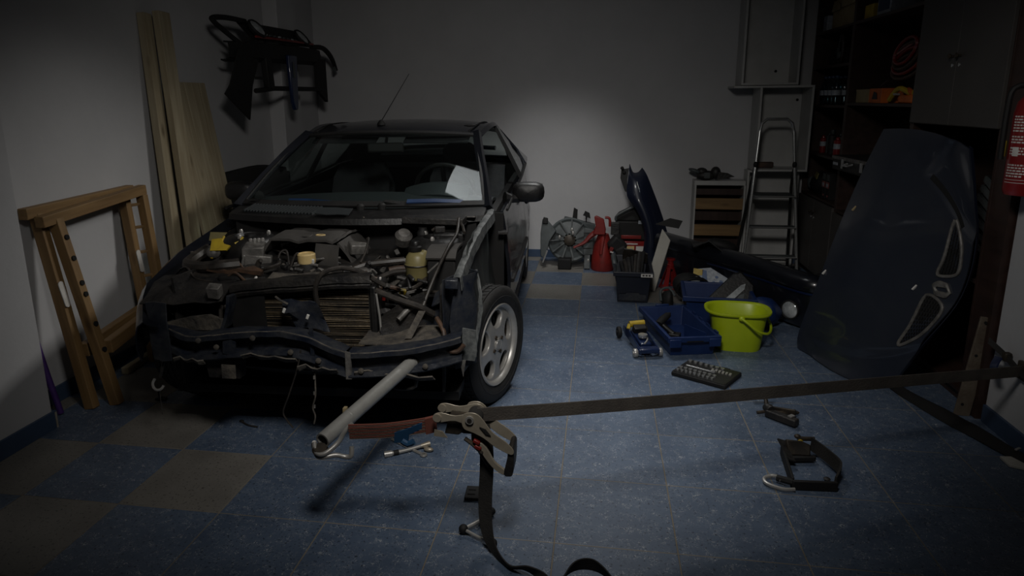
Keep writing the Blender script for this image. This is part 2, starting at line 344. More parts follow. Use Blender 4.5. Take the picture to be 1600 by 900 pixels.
def inst(src, name, parent=None, loc=(0, 0, 0), rot=(0, 0, 0), sc=None, mt=None):
    o = bpy.data.objects.new(name, src.data); COL.objects.link(o); o.parent = parent; o.location = loc; o.rotation_euler = rot
    if sc: o.scale = sc
    return o
def struct(o): o['kind'] = 'structure'; return o
def frame3(xa, za, o=(0, 0, 0)):
    """4x4 with local x along xa and local z near za"""
    x = V(xa).normalized(); z = V(za); y = z.cross(x).normalized(); z = x.cross(y)
    m = Matrix((x, y, z)).transposed().to_4x4(); m.translation = V(o); return m
rnd = random.Random(7)

# ------------------------------------------------------------------ setting
XL, XN, XR, XRR, YB, YF, ZC = -2.75, -2.54, 1.83, 2.20, 6.42, -0.8, 2.75
floor = struct(MB().bx(-3.1, 2.5, YF, YB+.1, -.06, -.0012).build('floor', 'grout', smooth=0))
def tile_mesh(mt):
    b = MB(); h = TILE/2-.0022; k = .0012
    vs = [(-h, -h, -.02), (h, -h, -.02), (h, h, -.02), (-h, h, -.02), (-h, -h, -.001), (h, -h, -.001), (h, h, -.001), (-h, h, -.001), (-h+k, -h+k, 0), (h-k, -h+k, 0), (h-k, h-k, 0), (-h+k, h-k, 0)]
    b.add(vs, [(0, 1, 5, 4), (1, 2, 6, 5), (2, 3, 7, 6), (3, 0, 4, 7), (4, 5, 9, 8), (5, 6, 10, 9), (6, 7, 11, 10), (7, 4, 8, 11), (8, 9, 10, 11)])
    return b.mesh('tile', mt, 0)
TB, TG = tile_mesh('tblue'), tile_mesh('tgrey')
for i in range(-2, 10):
    for j in range(-5, 10):
        cx, cy = (i+.5-5.29233)*TILE, (j+.5+5.90344)*TILE
        grey = (i+j) % 2 == 0 and (i <= 1 or j >= 6)
        o = bpy.data.objects.new('tile', TG if grey else TB); COL.objects.link(o); o.parent = floor; o.location = (cx, cy, rnd.uniform(-.0004, .0004))
wb = struct(MB().bx(-2.95, 2.45, YB, YB+.12, -.05, ZC).build('wall_back', 'wall', smooth=0))
wl = struct(MB().bx(XL-.15, XL, 2.58, YB, -.05, ZC).build('wall_left', 'wall', smooth=0))
wn = struct(MB().bx(XN-.36, XN, YF, 2.585, -.05, ZC).build('wall_left_pier', 'wall', bevel=.006, smooth=0))
wp = struct(MB().bx(XL, XL+.13, 5.42, 5.75, -.05, ZC).build('wall_left_pilaster', 'wall', bevel=.004, smooth=0))
wr = struct(MB().bx(XR, XR+.62, YF, 3.25, -.05, ZC).build('wall_right', 'wall', bevel=.005, smooth=0))
wrr = struct(MB().bx(XRR, XRR+.2, 3.25, YB, -.05, ZC).build('wall_right_recess', 'wall', smooth=0))
struct(MB().bx(-3.1, 2.5, YF, YB+.12, ZC, ZC+.1).build('ceiling', 'ceil', smooth=0))
struct(MB().bx(-3.1, 2.5, YF-.1, YF, -.05, ZC).build('wall_front', 'wall', smooth=0))
def skirting(name, p, q, n, h=.085, t=.014):
    p, q, n = V(p), V(q), V(n); b = MB(); L = (q-p).length; k = max(1, round(L/.42)); d = (q-p)/k
    root = struct(MB().beam(p+n*t*.35+V((0, 0, h/2-.003)), q+n*t*.35+V((0, 0, h/2-.003)), t*.7, h-.006).build(name, 'chip', smooth=0))
    for i in range(k):
        a = p+d*i+(q-p).normalized()*.0015; c = p+d*(i+1)-(q-p).normalized()*.0015
        MB().beam(a+n*t*.5+V((0, 0, h/2)), c+n*t*.5+V((0, 0, h/2)), t, h).build('tile', 'skirt', root, bevel=.0015, smooth=0)
skirting('baseboard_back', (XL, YB, 0), (XRR, YB, 0), (0, -1, 0), .075)
skirting('baseboard_left', (XL, 2.62, 0), (XL, YB-.02, 0), (1, 0, 0))
skirting('baseboard_left_pier', (XN, YF, 0), (XN, 2.585, 0), (1, 0, 0))
skirting('baseboard_pier_end', (XL+.015, 2.585, 0), (XN+.014, 2.585, 0), (0, 1, 0))
skirting('baseboard_right', (XR, YF, 0), (XR, 3.245, 0), (-1, 0, 0))
# ------------------------------------------------------------------ the car (local: x to the driver's side, y to the rear, z up)
CAR = thing('car', 'dark navy coupe with bonnet, front bumper and one fender removed, engine bay open', 'car', (-1.277, 3.129, 0), radians(3.2))
def lerp_tab(t, x):
    if x <= t[0][0]: return t[0][1]
    for (a, b), (c, d) in zip(t, t[1:]):
        if x <= c: k = (x-a)/(c-a); k = k*k*(3-2*k) if False else k; return b+(d-b)*k
    return t[-1][1]
BASEX = [(.3, .815), (.5, .828), (1.2, .845), (2.4, .85), (2.9, .80), (3.05, .76), (3.2, .68)]
PROF = [(.18, .93), (.26, .955), (.33, .985), (.5, 1.0), (.62, .995), (.66, .985), (.78, .975), (.93, .945), (1.05, .92)]
BELT = [(.3, .90), (.5, .905), (1.7, .945), (2.4, .985), (2.9, .995), (3.2, .96)]
def bodyx(y, z): return lerp_tab(BASEX, y)*lerp_tab(PROF, z)
def side_strip(y0, y1, s, zb=.2, arch=None, n=40, nz=12, ztop=None):
    G = []
    for i in range(n+1):
        y = y0+(y1-y0)*i/n; z0 = zb
        if arch:
            d = y-arch[0]
            if abs(d) < arch[1]: z0 = max(zb, .295+sqrt(arch[1]**2-d*d))
        z1 = lerp_tab(BELT, y) if ztop is None else ztop(y)
        G.append([(s*bodyx(y, z0+(z1-z0)*j/nz), y, z0+(z1-z0)*j/nz) for j in range(nz+1)])
    return G if s < 0 else [list(r) for r in G]
for s in (1, -1):
    d = MB().sheet(side_strip(.47, 1.745, s, .235), .02*s).build('door', 'paint', CAR)
    MB().ball((s*.858, 1.58, .80), (.018, .075, .022)).build('door_handle', 'paint', d)
    MB().tube([(s*bodyx(y, .55)+s*.006, y, .50) for y in (.5, .9, 1.3, 1.72)], .012, 6).build('rubbing_strip', 'black', d)
    MB().sheet(side_strip(1.752, 3.17, s, .21, (2.47, .335), 60), .015*s).build('quarter_panel', 'paint', CAR)
    MB().sheet([[(s*.80, y, .16), (s*.815, y, .20), (s*.80, y, .245), (s*.74, y, .25)] for y in (.40, .6, 1.2, 1.8, 2.12)], .01*s).build('sill', 'black', CAR)
    # pillars and roof rail
    A = [(s*.715, .40, .925), (s*.665, .66, 1.06), (s*.61, .92, 1.19), (s*.565, 1.17, 1.292)]
    MB().ribbon(A, .055, .03*s, sides=[(s*.75, -.5, .25)]*4, sub=4).build('front_pillar', 'paint', CAR)
    RAIL = [(s*.565, 1.17, 1.292), (s*.59, 1.5, 1.333), (s*.59, 1.9, 1.33), (s*.575, 2.25, 1.295), (s*.565, 2.6, 1.21), (s*.60, 2.95, 1.06), (s*.63, 3.1, .99)]
    MB().ribbon([V(p)+V((s*.004, 0, -.014)) for p in RAIL], .034, .02*s, sides=[(s*.5, 0, -.55)]*7, sub=4).build('roof_rail', 'paint', CAR)
    MB().sheet([[(s*.80, 1.70, .94), (s*.80, 1.80, .95)], [(s*.70, 1.74, 1.13), (s*.70, 1.83, 1.14)], [(s*.60, 1.78, 1.32), (s*.60, 1.85, 1.32)]], .015*s).build('middle_pillar', 'matte', CAR)
    MB().sheet([[(s*.803, 2.38, .985), (s*.80, 2.6, .99), (s*.785, 2.9, .99), (s*.70, 3.15, .97)], [(s*.72, 2.48, 1.10), (s*.71, 2.65, 1.09), (s*.69, 2.85, 1.06), (s*.66, 3.08, .99)], [(s*.585, 2.42, 1.262), (s*.58, 2.6, 1.21), (s*.59, 2.85, 1.11), (s*.63, 3.05, 1.005)]], .015*s).build('rear_pillar', 'paint', CAR)
    if s < 0: MB().sheet([[(s*.79, .72, .93), (s*.80, 1.2, .935), (s*.80, 1.70, .945)], [(s*.715, .86, 1.05), (s*.715, 1.25, 1.12), (s*.71, 1.72, 1.13)], [(s*.60, 1.12, 1.262), (s*.605, 1.4, 1.305), (s*.605, 1.74, 1.315)]], .004*s).build('door_window', 'dglass', CAR)
    MB().sheet([[(s*.80, 1.80, .955), (s*.80, 2.1, .97), (s*.80, 2.38, .985)], [(s*.70, 1.84, 1.14), (s*.70, 2.1, 1.14), (s*.71, 2.45, 1.10)], [(s*.605, 1.86, 1.315), (s*.60, 2.1, 1.305), (s*.59, 2.38, 1.268)]], .004*s).build('quarter_window', 'dglass', CAR)
    MB().tube([(s*.808, .45, .915), (s*.81, 1.1, .937), (s*.81, 1.75, .952), (s*.808, 2.4, .99)], .009, 6, sub=3).build('belt_moulding', 'black', CAR)
    mr = MB()
    G = []
    for i in range(9):
        a = -pi/2+pi*i/8
        ring = []
        for k in range(20):
            b = 2*pi*k/20; cx_, cz_ = cos(b), sin(b)
            ex_ = (abs(cx_)**.6)*(1 if cx_ > 0 else -1); ez_ = (abs(cz_)**.7)*(1 if cz_ > 0 else -1)
            sc_ = cos(a)**.45 if i not in (0, 8) else .02
            ring.append((s*(.905+.098*ex_*sc_), .84+.05*sin(a), .962+.062*ez_*sc_))
        G.append(ring+[ring[0]])
    mo = mr.sheet(G, 0).build('door_mirror', 'black', CAR)
    MB().prism([(-.08, -.05), (.08, -.05), (.085, .045), (-.075, .05)], (s*.905, .893, .962), (1, 0, 0), (0, 0, 1), .004).build('mirror_glass', 'chrome', mo)
    MB().tube([(s*.765, .80, .93), (s*.80, .815, .925), (s*.85, .83, .93)], [.04, .028, .03], 8).build('mirror_arm', 'black', mo)
# roof
def roofz(y): return lerp_tab([(1.05, 1.295), (1.15, 1.325), (1.3, 1.352), (1.5, 1.368), (1.75, 1.372), (2.0, 1.36), (2.25, 1.335), (2.45, 1.30)], y)
def raily(y, k): return lerp_tab([(1.05, .56), (1.17, .57), (1.5, .595), (1.9, .595), (2.25, .58), (2.5, .575)], y)
G = []
for i in range(15):
    t = i/14; row = []
    for j in range(17):
        u = -1+2*j/16; y0 = 1.06+.11*u*u; y1 = 2.45-.05*u*u; y = y0+(y1-y0)*t
        zr = lerp_tab([(1.06, 1.262), (1.17, 1.292), (1.5, 1.335), (1.9, 1.332), (2.25, 1.297), (2.5, 1.24)], y)
        row.append((u*raily(y, 0), y, roofz(y)+(zr-roofz(y))*abs(u)**2.6))
    G.append(row)
roof = MB().sheet(G, -.02).build('roof', 'paint', CAR)
for s in (1, -1): MB().tube([(s*.505, 1.16, 1.312), (s*.53, 1.5, 1.345), (s*.53, 1.95, 1.342), (s*.52, 2.30, 1.30)], .006, 6, sub=3).build('roof_gutter', 'matte', roof)
ant = MB().lathe([(.028, 0), (.026, .012), (.012, .03), (.004, .035)], (-.10, 1.28, 1.348), n=16).build('aerial_base', 'matte', roof)
MB().tube([(-.10, 1.28, 1.37), (.075, 1.40, 1.68)], [.0035, .002], 6).build('aerial', 'matte', CAR)
MB().ball((.51, 1.19, 1.345), (.04, .012, .008)).build('roof_clip', 'matte', roof)
# windscreen
def ws(u, t):
    b = V((u*.705, .42-.14*(1-u*u), .94+.01*(1-u*u))); tp = V((u*.565, 1.165-.105*(1-u*u), 1.287+.026*(1-u*u)))
    p = b.lerp(tp, t); n = V((0, -.42, .9)); return p+n*.035*sin(pi*t)*(1-.3*u*u)
MB().sheet([[ws(-.965+1.93*j/24, .045+.91*i/14) for j in range(25)] for i in range(15)], .005).build('windscreen', 'glass', CAR, smooth=60)
seal = MB()
for (u0, u1, t0, t1) in ((-1, 1, 0, .045), (-1, 1, .955, 1)): seal.sheet([[ws(u0+(u1-u0)*j/24, t0+(t1-t0)*i/2) for j in range(25)] for i in range(3)], .012)
for (u0, u1) in ((-1, -.965), (.965, 1)): seal.sheet([[ws(u0+(u1-u0)*j/2, i/14) for j in range(3)] for i in range(15)], .012)
seal.build('windscreen_seal', 'matte', CAR)
# rear glass and tailgate
def rg(u, t): b = V((u*.60, 2.47-.05*u*u, 1.30-.035*u*u)); q = V((u*.66, 3.08-.10*u*u, 1.00-.01*u*u)); return b.lerp(q, t)+V((0, .4, .9))*.025*sin(pi*t)
MB().sheet([[rg(-.93+1.86*j/12, .05+.9*i/6) for j in range(13)] for i in range(7)], -.004).build('rear_window', 'dglass', CAR)
tg = MB()
for (a, b, c, d) in ((-1, 1, 0, .05), (-1, 1, .95, 1), (-1, -.93, 0, 1), (.93, 1, 0, 1)): tg.sheet([[rg(a+(b-a)*j/8, c+(d-c)*i/6) for j in range(9)] for i in range(7)], -.012)
tg.sheet([[(u*.68, 3.09+.06*k-.08*u*u, 1.0-.17*k) for u in [-1+.25*j for j in range(9)]] for k in range(5)], -.012)
tg.build('tailgate', 'paint', CAR)
MB().tube([(-.5, 2.99, 1.075), (0, 3.09, 1.09), (.5, 2.99, 1.075)], .02, 8, sub=4).build('rear_spoiler', 'paint', CAR)
# interior
it = MB(); it.bx(-.74, .74, .5, 2.9, .2, .26); it.bx(-.74, -.70, .5, 2.9, .2, .9); it.bx(.70, .74, .5, 2.9, .2, .9); it.bx(-.74, .74, 2.85, 2.9, .2, .95)
it.build('cabin_floor', 'matte', CAR)
MB().sheet([[(u*.70, y, z-.03*u*u) for u in [-1+.2*j for j in range(11)]] for y, z in ((.40, .90), (.50, .925), (.62, .94), (.75, .95), (.88, .935), (.95, .89), (.97, .75), (.93, .55))], .02).build('dashboard', 'dash', CAR)
MB().sheet([[(.36+.19*u, y, z-.03*u*u) for u in (-1, -.6, -.2, .2, .6, 1)] for y, z in ((.68, .95), (.80, 1.0), (.92, .995), (.98, .95))], .02).build('instrument_hood', 'dash', CAR)
swm = Euler((radians(-62), 0, 0)).to_matrix()
sw = MB(); sw.tube([V((.36, 1.06, .95))+swm@V((.185*cos(a), .185*sin(a), 0)) for a in [2*pi*k/28 for k in range(28)]], .014, 8, closed=True)
sw.ball((.36, 1.05, .95), (.06, .045, .05)); sw.tube([V((.36, 1.06, .95))+swm@V((-.18, .0, 0)), V((.36, 1.06, .95))+swm@V((.18, 0, 0))], .016, 6); sw.tube([V((.36, 1.06, .95)), V((.36, 1.06, .95))+swm@V((0, -.18, 0))], .016, 6)
sw.build('steering_wheel', 'black', CAR)
for s in (1, -1):
    st = MB().sheet([[(s*.36+u*.23*wd, y-.05*(abs(u) > .8), z) for u in (-1, -.85, -.5, 0, .5, .85, 1)] for y, z, wd in ((1.15, .42, 1), (1.2, .50, 1), (1.45, .50, 1), (1.55, .55, .95), (1.62, .75, .95), (1.70, .95, .9), (1.73, 1.04, .7), (1.80, 1.04, .65), (1.82, .9, .9), (1.72, .5, .95))], .03).build('front_seat', 'seat', CAR)
    MB().ball((s*.36, 1.735, 1.135), (.13, .05, .085), n=14).build('headrest', 'seat', st)
    for k in (-1, 1): MB().cyl((s*.36+k*.05, 1.735, 1.0), (s*.36+k*.05, 1.735, 1.09), .007, 8).build('headrest_post', 'chrome', st)
MB().sheet([[(u*.62, y, z) for u in (-1, -.7, 0, .7, 1)] for y, z in ((2.0, .50), (2.35, .52), (2.45, .6), (2.58, .93), (2.66, .95), (2.75, .7))], .04).build('rear_bench', 'seat', CAR)
rv = MB().box((-.01, 1.02, 1.215), (.23, .035, .065), (radians(-15), 0, radians(8))).build('inside_mirror', 'matte', CAR, bevel=.012)
MB().tube([(-.01, 1.03, 1.23), (-.01, 1.075, 1.285)], .01, 6).build('mirror_stalk', 'black', rv)
for s in (1, -1): MB().box((s*.30, 1.14, 1.262), (.42, .12, .015), (radians(18), 0, 0)).build('sun_visor', 'seat', CAR, bevel=.005)

# cowl and wipers
cw = MB().sheet([[(u*.70, y-.13*(1-u*u)+.02*abs(u), z) for u in [-1+.125*j for j in range(17)]] for y, z in ((.43, .942), (.37, .938), (.30, .925), (.25, .915), (.24, .885))], .012).build('cowl_panel', 'black', CAR)
for k in range(22):
    x = -.60+k*.0195
    u = x/.70; yy = .345-.13*(1-u*u)
    MB().beam((x-.014, yy-.04, .930), (x+.014, yy+.05, .952), .009, .014).build('vent_slat', 'dash', cw)
MB().sheet([[(x, .30-.13*(1-(x/.7)**2)+dy, .948+dz) for x in (-.16, -.10, -.04, .02)] for dy, dz in ((-.05, -.012), (-.01, .002), (.03, .006))], .004).crumple(.008, 18, 3).build('cowl_plate', 'dash', cw)
MB().crumple(0, 1).bx(.30, .62, .10, .20, .895, .925).crumple(.012, 9, 2).build('cowl_tray', 'dark', cw, bevel=.004)
MB().sheet([[(x, y, .90+.02*sin(9*x)) for x in (.44, .5, .56, .62)] for y in (.13, .22, .29)], .004).build('cowl_flap', 'black', cw)
for pts, pv in (([(-.63, .40, .972), (-.40, .375, .962), (-.15, .34, .958), (.02, .30, .95)], (.035, .275, .935)), ([(.16, .30, .985), (.28, .32, .968), (.42, .36, .955), (.57, .40, .958)], (.15, .285, .94))):
    wa = MB().ribbon(pts, .022, .01, (0, .5, .3), sub=4).build('wiper_blade', 'black', CAR)
    a = pts[1] if pv[0] < .1 else pts[1]; b = pts[2] if pv[0] < .1 else pts[3]
    MB().ribbon([V(a)+V((0, -.006, .014)), (V(a)+V(b))/2+V((0, -.008, .018)), V(b)+V((0, -.006, .012))], .028, .008, (0, .5, .3)).build('wiper_arm', 'bluew', wa)
    MB().lathe([(.022, 0), (.022, .025), (.012, .035)], pv, n=12).build('wiper_pivot', 'matte', wa)
# engine bay shell
eb = MB(); eb.bx(-.66, .66, .26, .30, .25, .90); eb.bx(-.66, .66, -.45, .30, .20, .24)
eb.build('firewall', 'matte', CAR)
for s in (1, -1):
    MB().sheet([[(s*(.60+.03*sin(6*y)), y, z) for y in (-.5, -.35, -.2, -.05, .1, .28)] for z in (.26, .42, .58, .66, (.70 if s > 0 else .76))], .012).crumple(.012, 6, s).build('inner_apron', 'dark', CAR)
    t = MB().lathe([(.155, -.40), (.15, -.06), (.135, -.01), (.11, .008), (.075, .012), (.065, -.004), (.03, -.004), (.028, .016), (.001, .02)], (s*.49, .06, .83), n=24).build('strut_tower', 'black', CAR)
    for k in range(3): MB().lathe([(.011, 0), (.011, .012), (.006, .02)], (s*.49+.092*cos(k*2.1+.4), .06+.092*sin(k*2.1+.4), .838), n=6).build('nut', 'steel', t)
# passenger side fender (still fitted)
def ftop(y): return lerp_tab([(-.64, .60), (-.5, .665), (-.39, .70), (-.02, .79), (.40, .855), (.55, .885)], y)
def fx(y, k): 
    b = lerp_tab([(-.64, -.66), (-.5, -.74), (-.39, -.785), (-.1, -.80), (.5, -.79)], y)
    return b+lerp_tab([(0, 0), (.12, -.028), (.3, -.042), (.7, -.045), (1, -.03)], k)
G = []
for i in range(45):
    y = -.64+1.10*i/44; zt = ftop(y); z0 = .25 if y > 0 else .42
    if abs(y) < .345: z0 = max(.25, .295+sqrt(.345**2-y*y))
    G.append([(fx(y, 0)+.07, y, zt-.022), (fx(y, 0)+.02, y, zt-.012)]+[(fx(y, k), y, zt+(z0-zt)*k) for k in (0, .05, .12, .22, .35, .5, .7, .85, 1)])
fe = MB().sheet(G, .006).build('front_fender', 'paint', CAR)
MB().sheet([[(fx(y, 0)+.075+dx, y, ftop(y)-.026+dz) for y in [-.5+.1*k for k in range(11)]] for dx, dz in ((0, 0), (.03, -.004), (.035, -.03), (.06, -.05))], .004).build('fender_gutter', 'black', fe)
for y in (-.30, -.05, .22): MB().lathe([(.009, 0), (.009, .008)], (fx(y, 0)+.05, y, ftop(y)-.018), n=6).build('bolt', 'dust', fe)
G = [[(-.55-.23*abs(cos(a)), .36*cos(a), .30+.36*sin(a)), (-.77, .36*cos(a), .30+.36*sin(a))] for a in [pi*k/16 for k in range(17)]]
MB().sheet(G, .006).build('wheel_liner', 'matte', CAR)
# headlamp pocket on the passenger side
MB().sheet([[(x, y, .735-.02*k+.03*(x+.7)) for x in (-.72, -.64, -.56, -.48, -.40, -.35)] for k, y in enumerate((-.36, -.42, -.48, -.53, -.55))], .006).crumple(.022, 13, 3).build('lamp_panel', 'dark', CAR)
MB().sheet([[(x, y, z) for x in (-.70, -.6, -.5, -.38)] for y, z in ((-.34, .72), (-.32, .6), (-.36, .52))], .006).build('lamp_pocket', 'slot', CAR)
MB().sheet([[(-.335+.02*sin(20*z), -.555+.04*k, z) for z in (.70, .65, .60, .55)] for k in range(3)], .012).crumple(.018, 14, 5).build('lamp_bracket', 'navy', CAR)
MB().box((-.375, -.55, .715), (.055, .05, .05), (.2, .1, .1)).crumple(.006, 30, 2).build('lamp_mount', 'alu', CAR, bevel=.004)
MB().sheet([[(x, -.56+.03*sin(8*x), z+.03*sin(11*x)) for x in (-.72, -.62, -.52, -.42, -.36)] for z in (.575, .55, .52)], .02).crumple(.02, 15, 7).build('lower_valance', 'dust', CAR)
MB().sheet([[(-.66+.05*k, -.60-.01*k, z) for z in (.68, .6, .5, .42)] for k in range(3)], .006).crumple(.014, 11, 9).build('corner_bracket', 'navy', CAR)
# radiator support
def sweep(path, prof, name, mt, parent, cr=0, seed=0, sub=5, th=.004, along=(1, 0, 0)):
    P = crs(path, sub); G = [[p+V((0, a, b)) for a, b in prof] for p in P]
    m = MB().sheet(G, th)
    if cr: m.crumple(cr, 14, seed)
    return m.build(name, mt, parent)
ur = sweep([(-.33, -.485, .675), (-.2, -.50, .70), (0, -.515, .72), (.2, -.51, .735), (.30, -.50, .735)], [(.05, .048), (.0, .052), (-.015, .047), (-.018, .022), (-.008, .016), (-.016, .008), (-.010, -.004)], 'radiator_crossmember', 'dark', CAR, .004, 1)
MB().sheet([[(x, -.44-.03*k, .775+.028*x-.006*k+.006*sin(30*x)) for x in (-.155, -.10, -.04, .02, .08, .14, .20, .27)] for k in range(3)], .004).build('crossmember_plate', 'dust', ur)
ra = MB().bx(-.26, .29, -.47, -.41, .44, .715).build('radiator', 'matte', CAR)
fn = MB()
for k in range(30):
    z = .448+k*.0088; fn.add([(x, -.478+rnd.uniform(-.003, .003), z+.0045*(q)+.0025*sin(9*x+k)) for q in (0, 1) for x in (-.25, -.12, 0, .12, .28)], [(i, i+1, i+6, i+5) for i in range(4)])
fn.build('radiator_fins', 'fins', ra)
MB().bx(.285, .315, -.485, -.42, .43, .73).build('radiator_side_tank', 'black', ra, bevel=.008)
MB().tube([(.318, -.49, .70), (.33, -.495, .60), (.335, -.49, .47)], .005, 6).build('side_rod', 'steel', ra)
MB().sheet([[(-.34+.055*k, -.49-.005*k, z-.05*k*(z < .6)) for k in range(4)] for z in (.70, .63, .55, .49)], .004).crumple(.01, 10, 4).build('fan_shroud', 'matte', CAR)
# bumper reinforcement, bent, in two lengths
C_ = [(.05, .05), (-.005, .052), (-.02, .045), (-.022, .032), (.02, .026), (.024, -.03), (-.018, -.036), (-.022, -.05), (-.01, -.058), (.05, -.055)]
b1 = sweep([(-.63, -.50, .50), (-.585, -.565, .50), (-.46, -.61, .485), (-.25, -.635, .515), (-.05, -.645, .53), (.06, -.65, .515), (.15, -.665, .485), (.235, -.675, .455)], C_, 'bumper_beam', 'navy', CAR, .007, 2, 7)
b2 = sweep([(.245, -.675, .455), (.36, -.67, .462), (.5, -.655, .475), (.6, -.635, .49), (.70, -.59, .505)], [(a, b*1.02) for a, b in C_], 'bumper_beam', 'navy', CAR, .004, 3, 7)
MB().tube([p+V((0, -.018, .050)) for p in crs([(-.585, -.565, .50), (-.46, -.61, .485), (-.25, -.635, .515), (-.05, -.645, .53), (.06, -.65, .515), (.15, -.665, .485), (.235, -.675, .455)], 7)], .0035, 5).crumple(.007, 14, 2).build('worn_highlight_edge', 'dust', b1)  # pale tubes put the highlight on the beam edges into the colour
MB().tube([p+V((0, -.016, -.054)) for p in crs([(-.585, -.565, .50), (-.46, -.61, .485), (-.25, -.635, .515), (-.05, -.645, .53), (.06, -.65, .515), (.15, -.665, .485), (.235, -.675, .455)], 7)], .003, 5).crumple(.008, 14, 2).build('worn_highlight_edge', 'dust', b1)
for dz in (.050, -.055): MB().tube([p+V((0, -.018, dz)) for p in crs([(.25, -.675, .455), (.36, -.67, .462), (.5, -.655, .475), (.6, -.635, .49), (.70, -.59, .505)], 6)], .0035, 5).crumple(.005, 14, 3).build('worn_highlight_edge', 'dust', b2)
MB().tube([p+V((0, -.018, .024)) for p in crs([(-.33, -.485, .675), (-.2, -.50, .70), (0, -.515, .72), (.2, -.51, .735), (.30, -.50, .735)], 5)], .0025, 5).build('worn_highlight_edge', 'dust', ur)  # same painted highlight along the crossmember
for (xa, xb, z0, sd) in ((-.52, -.38, .438, 1), (-.22, .02, .462, 2), (.03, .20, .425, 3), (.27, .60, .408, 4)):
    MB().sheet([[(xa+(xb-xa)*k/6, -.665-.008*j-.02*(xa > 0)+.015*sin(k), z0+.010*j+.008*sin(2*k)) for k in range(7)] for j in range(3)], .006).crumple(.008, 25, sd).build('bent_flange', 'dust', b1 if xa < .2 else b2)
for x, y, z in ((-.41, -.655, .53), (-.33, -.66, .505), (-.16, -.675, .555), (.0, -.68, .50), (.12, -.69, .47), (.30, -.70, .435), (.56, -.67, .45)):
    MB().lathe([(.012, 0), (.012, .006), (.005, .009)], (x, y, z), (pi/2, 0, 0), n=8).build('beam_stud', 'dust', b1 if x < .2 else b2)
MB().prism([(-.03, 0), (.028, -.012), (.03, .05), (.012, .062), (-.024, .052)], (-.28, -.655, .475), (1, 0, 0), (0, 0, 1), -.008).build('beam_patch', 'navy', b1)
MB().sheet([[(x, -.62+.045*k, .515+.004*k+.012*sin(14*x)*(k > 1)) for x in (.27, .34, .41, .48, .55, .62, .67)] for k in range(5)], .005).crumple(.006, 16, 8).build('beam_top_plate', 'dust', b2)
MB().prism([(-.013, -.06), (.015, -.06), (.012, .055), (-.008, .058)], (.243, -.70, .455), (1, 0, 0), (0, 0, 1), -.012).crumple(.008, 30, 2).build('torn_paint_edge', 'alu', b2)
MB().sheet([[(.455+.028*k+.03*j, -.57+.02*k, .53+.055*k) for j in range(2)] for k in range(3)], .01).build('beam_brace', 'dust', b2)
# bonnet latch bracket, crumpled
lb = MB().sheet([[(x+.02*k, -.575-.02*sin(2*k+9*x), .69-.042*k) for x in (-.075, -.035, .005, .045, .08)] for k in range(4)], .008).crumple(.024, 17, 6).build('latch_bracket', 'navy', CAR)
for k, (x, z) in enumerate(((-.045, .655), (.055, .63))): MB().box((x, -.61, z), (.012, .006, .022), (0, .4, 0)).build('white_clip', 'white', lb, bevel=.002)
MB().tube([(-.09, -.58, .705), (-.06, -.60, .695), (-.03, -.60, .68)], .005, 6).build('latch_rod', 'dust', lb)
MB().beam((.085, -.66, .60), (.085, -.66, .40), .016, .008).build('latch_strip', 'navy', lb)
MB().prism([(-.08, -.045), (.06, -.05), (.075, .03), (.0, .045), (-.085, .04)], (-.335, -.60, .385), (1, 0, 0), (0, 0, 1), -.05).crumple(.012, 15, 1).build('tow_bracket', 'dark', CAR)
MB().prism([(-.03, -.03), (.03, -.03), (.032, .03), (-.028, .032)], (-.295, -.652, .39), (1, 0, 0), (0, 0, 1), -.006).build('bracket_plate', 'dust', CAR)
MB().sheet([[(u*.62, -.50+.10*k-.04*(1-u*u), .36-.06*k+.05*u*u) for u in [-1+.2*j for j in range(11)]] for k in range(4)], .008).build('under_tray', 'matte', CAR)
MB().tube([(.40, -.60, .40), (.40, -.60, .33), (.44, -.60, .315), (.50, -.60, .33), (.50, -.60, .40)], .008, 8, sub=3).build('tow_eye', 'dark', CAR)
# driver side: apron rail and inner panels left bare by the missing fender
MB().sheet([[p+V((dx, 0, dz)) for dx, dz in ((-.020, -.02), (-.016, .004), (.0, .008), (.014, .003), (.018, -.05))] for p in crs([(.735, .36, .925), (.715, .10, .905), (.70, -.20, .872), (.69, -.42, .83), (.685, -.56, .79)], 5)], .004).crumple(.006, 14, 2).build('apron_rail', 'worn', CAR)
MB().sheet([[(.70+.05*sin(3*(y+.2))*(.88-z)*2, y, z) for y in (-.38, -.25, -.1, .05, .2, .36, .44)] for z in (.90, .8, .7, .6, .5, .4, .3)], .006).crumple(.014, 7, 5).build('wheel_house', 'liner', CAR)
MB().sheet([[(.655+.062*sin(pi*j/5)+.012*j, -.56+.03*j, z) for j in range(6)] for z in (.80, .74, .67, .60, .53, .46, .40)], .006).crumple(.02, 10, 11).build('corner_panel', 'navy', CAR)
MB().tube([(.745, -.43, .80), (.765, -.45, .70), (.76, -.46, .60), (.745, -.47, .50), (.74, -.475, .42)], [.006, .009, .010, .009, .006], 6, sub=4).crumple(.006, 25, 3).build('panel_edge', 'worn', CAR)
MB().sheet([[(.62+.02*j, -.555+.05*j, z) for j in range(4)] for z in (.78, .70, .62, .54)], .006).crumple(.012, 9, 3).build('lamp_back_panel', 'navy', CAR)
MB().prism([(-.03, -.07), (.02, -.075), (.035, -.03), (.028, .06), (-.028, .07)], (.725, -.565, .51), (1, 0, 0), (0, 0, 1), -.012).crumple(.01, 22, 4).build('splash_edge', 'worn', CAR)
MB().prism([(-.012, .0), (.014, .0), (.002, -.075)], (.700, -.585, .445), (1, 0, 0), (0, 0, 1), -.006).build('torn_tip', 'alu', CAR)
MB().box((.66, -.575, .775), (.055, .04, .04), (0, .05, .1)).build('rail_end', 'navy', CAR, bevel=.005)
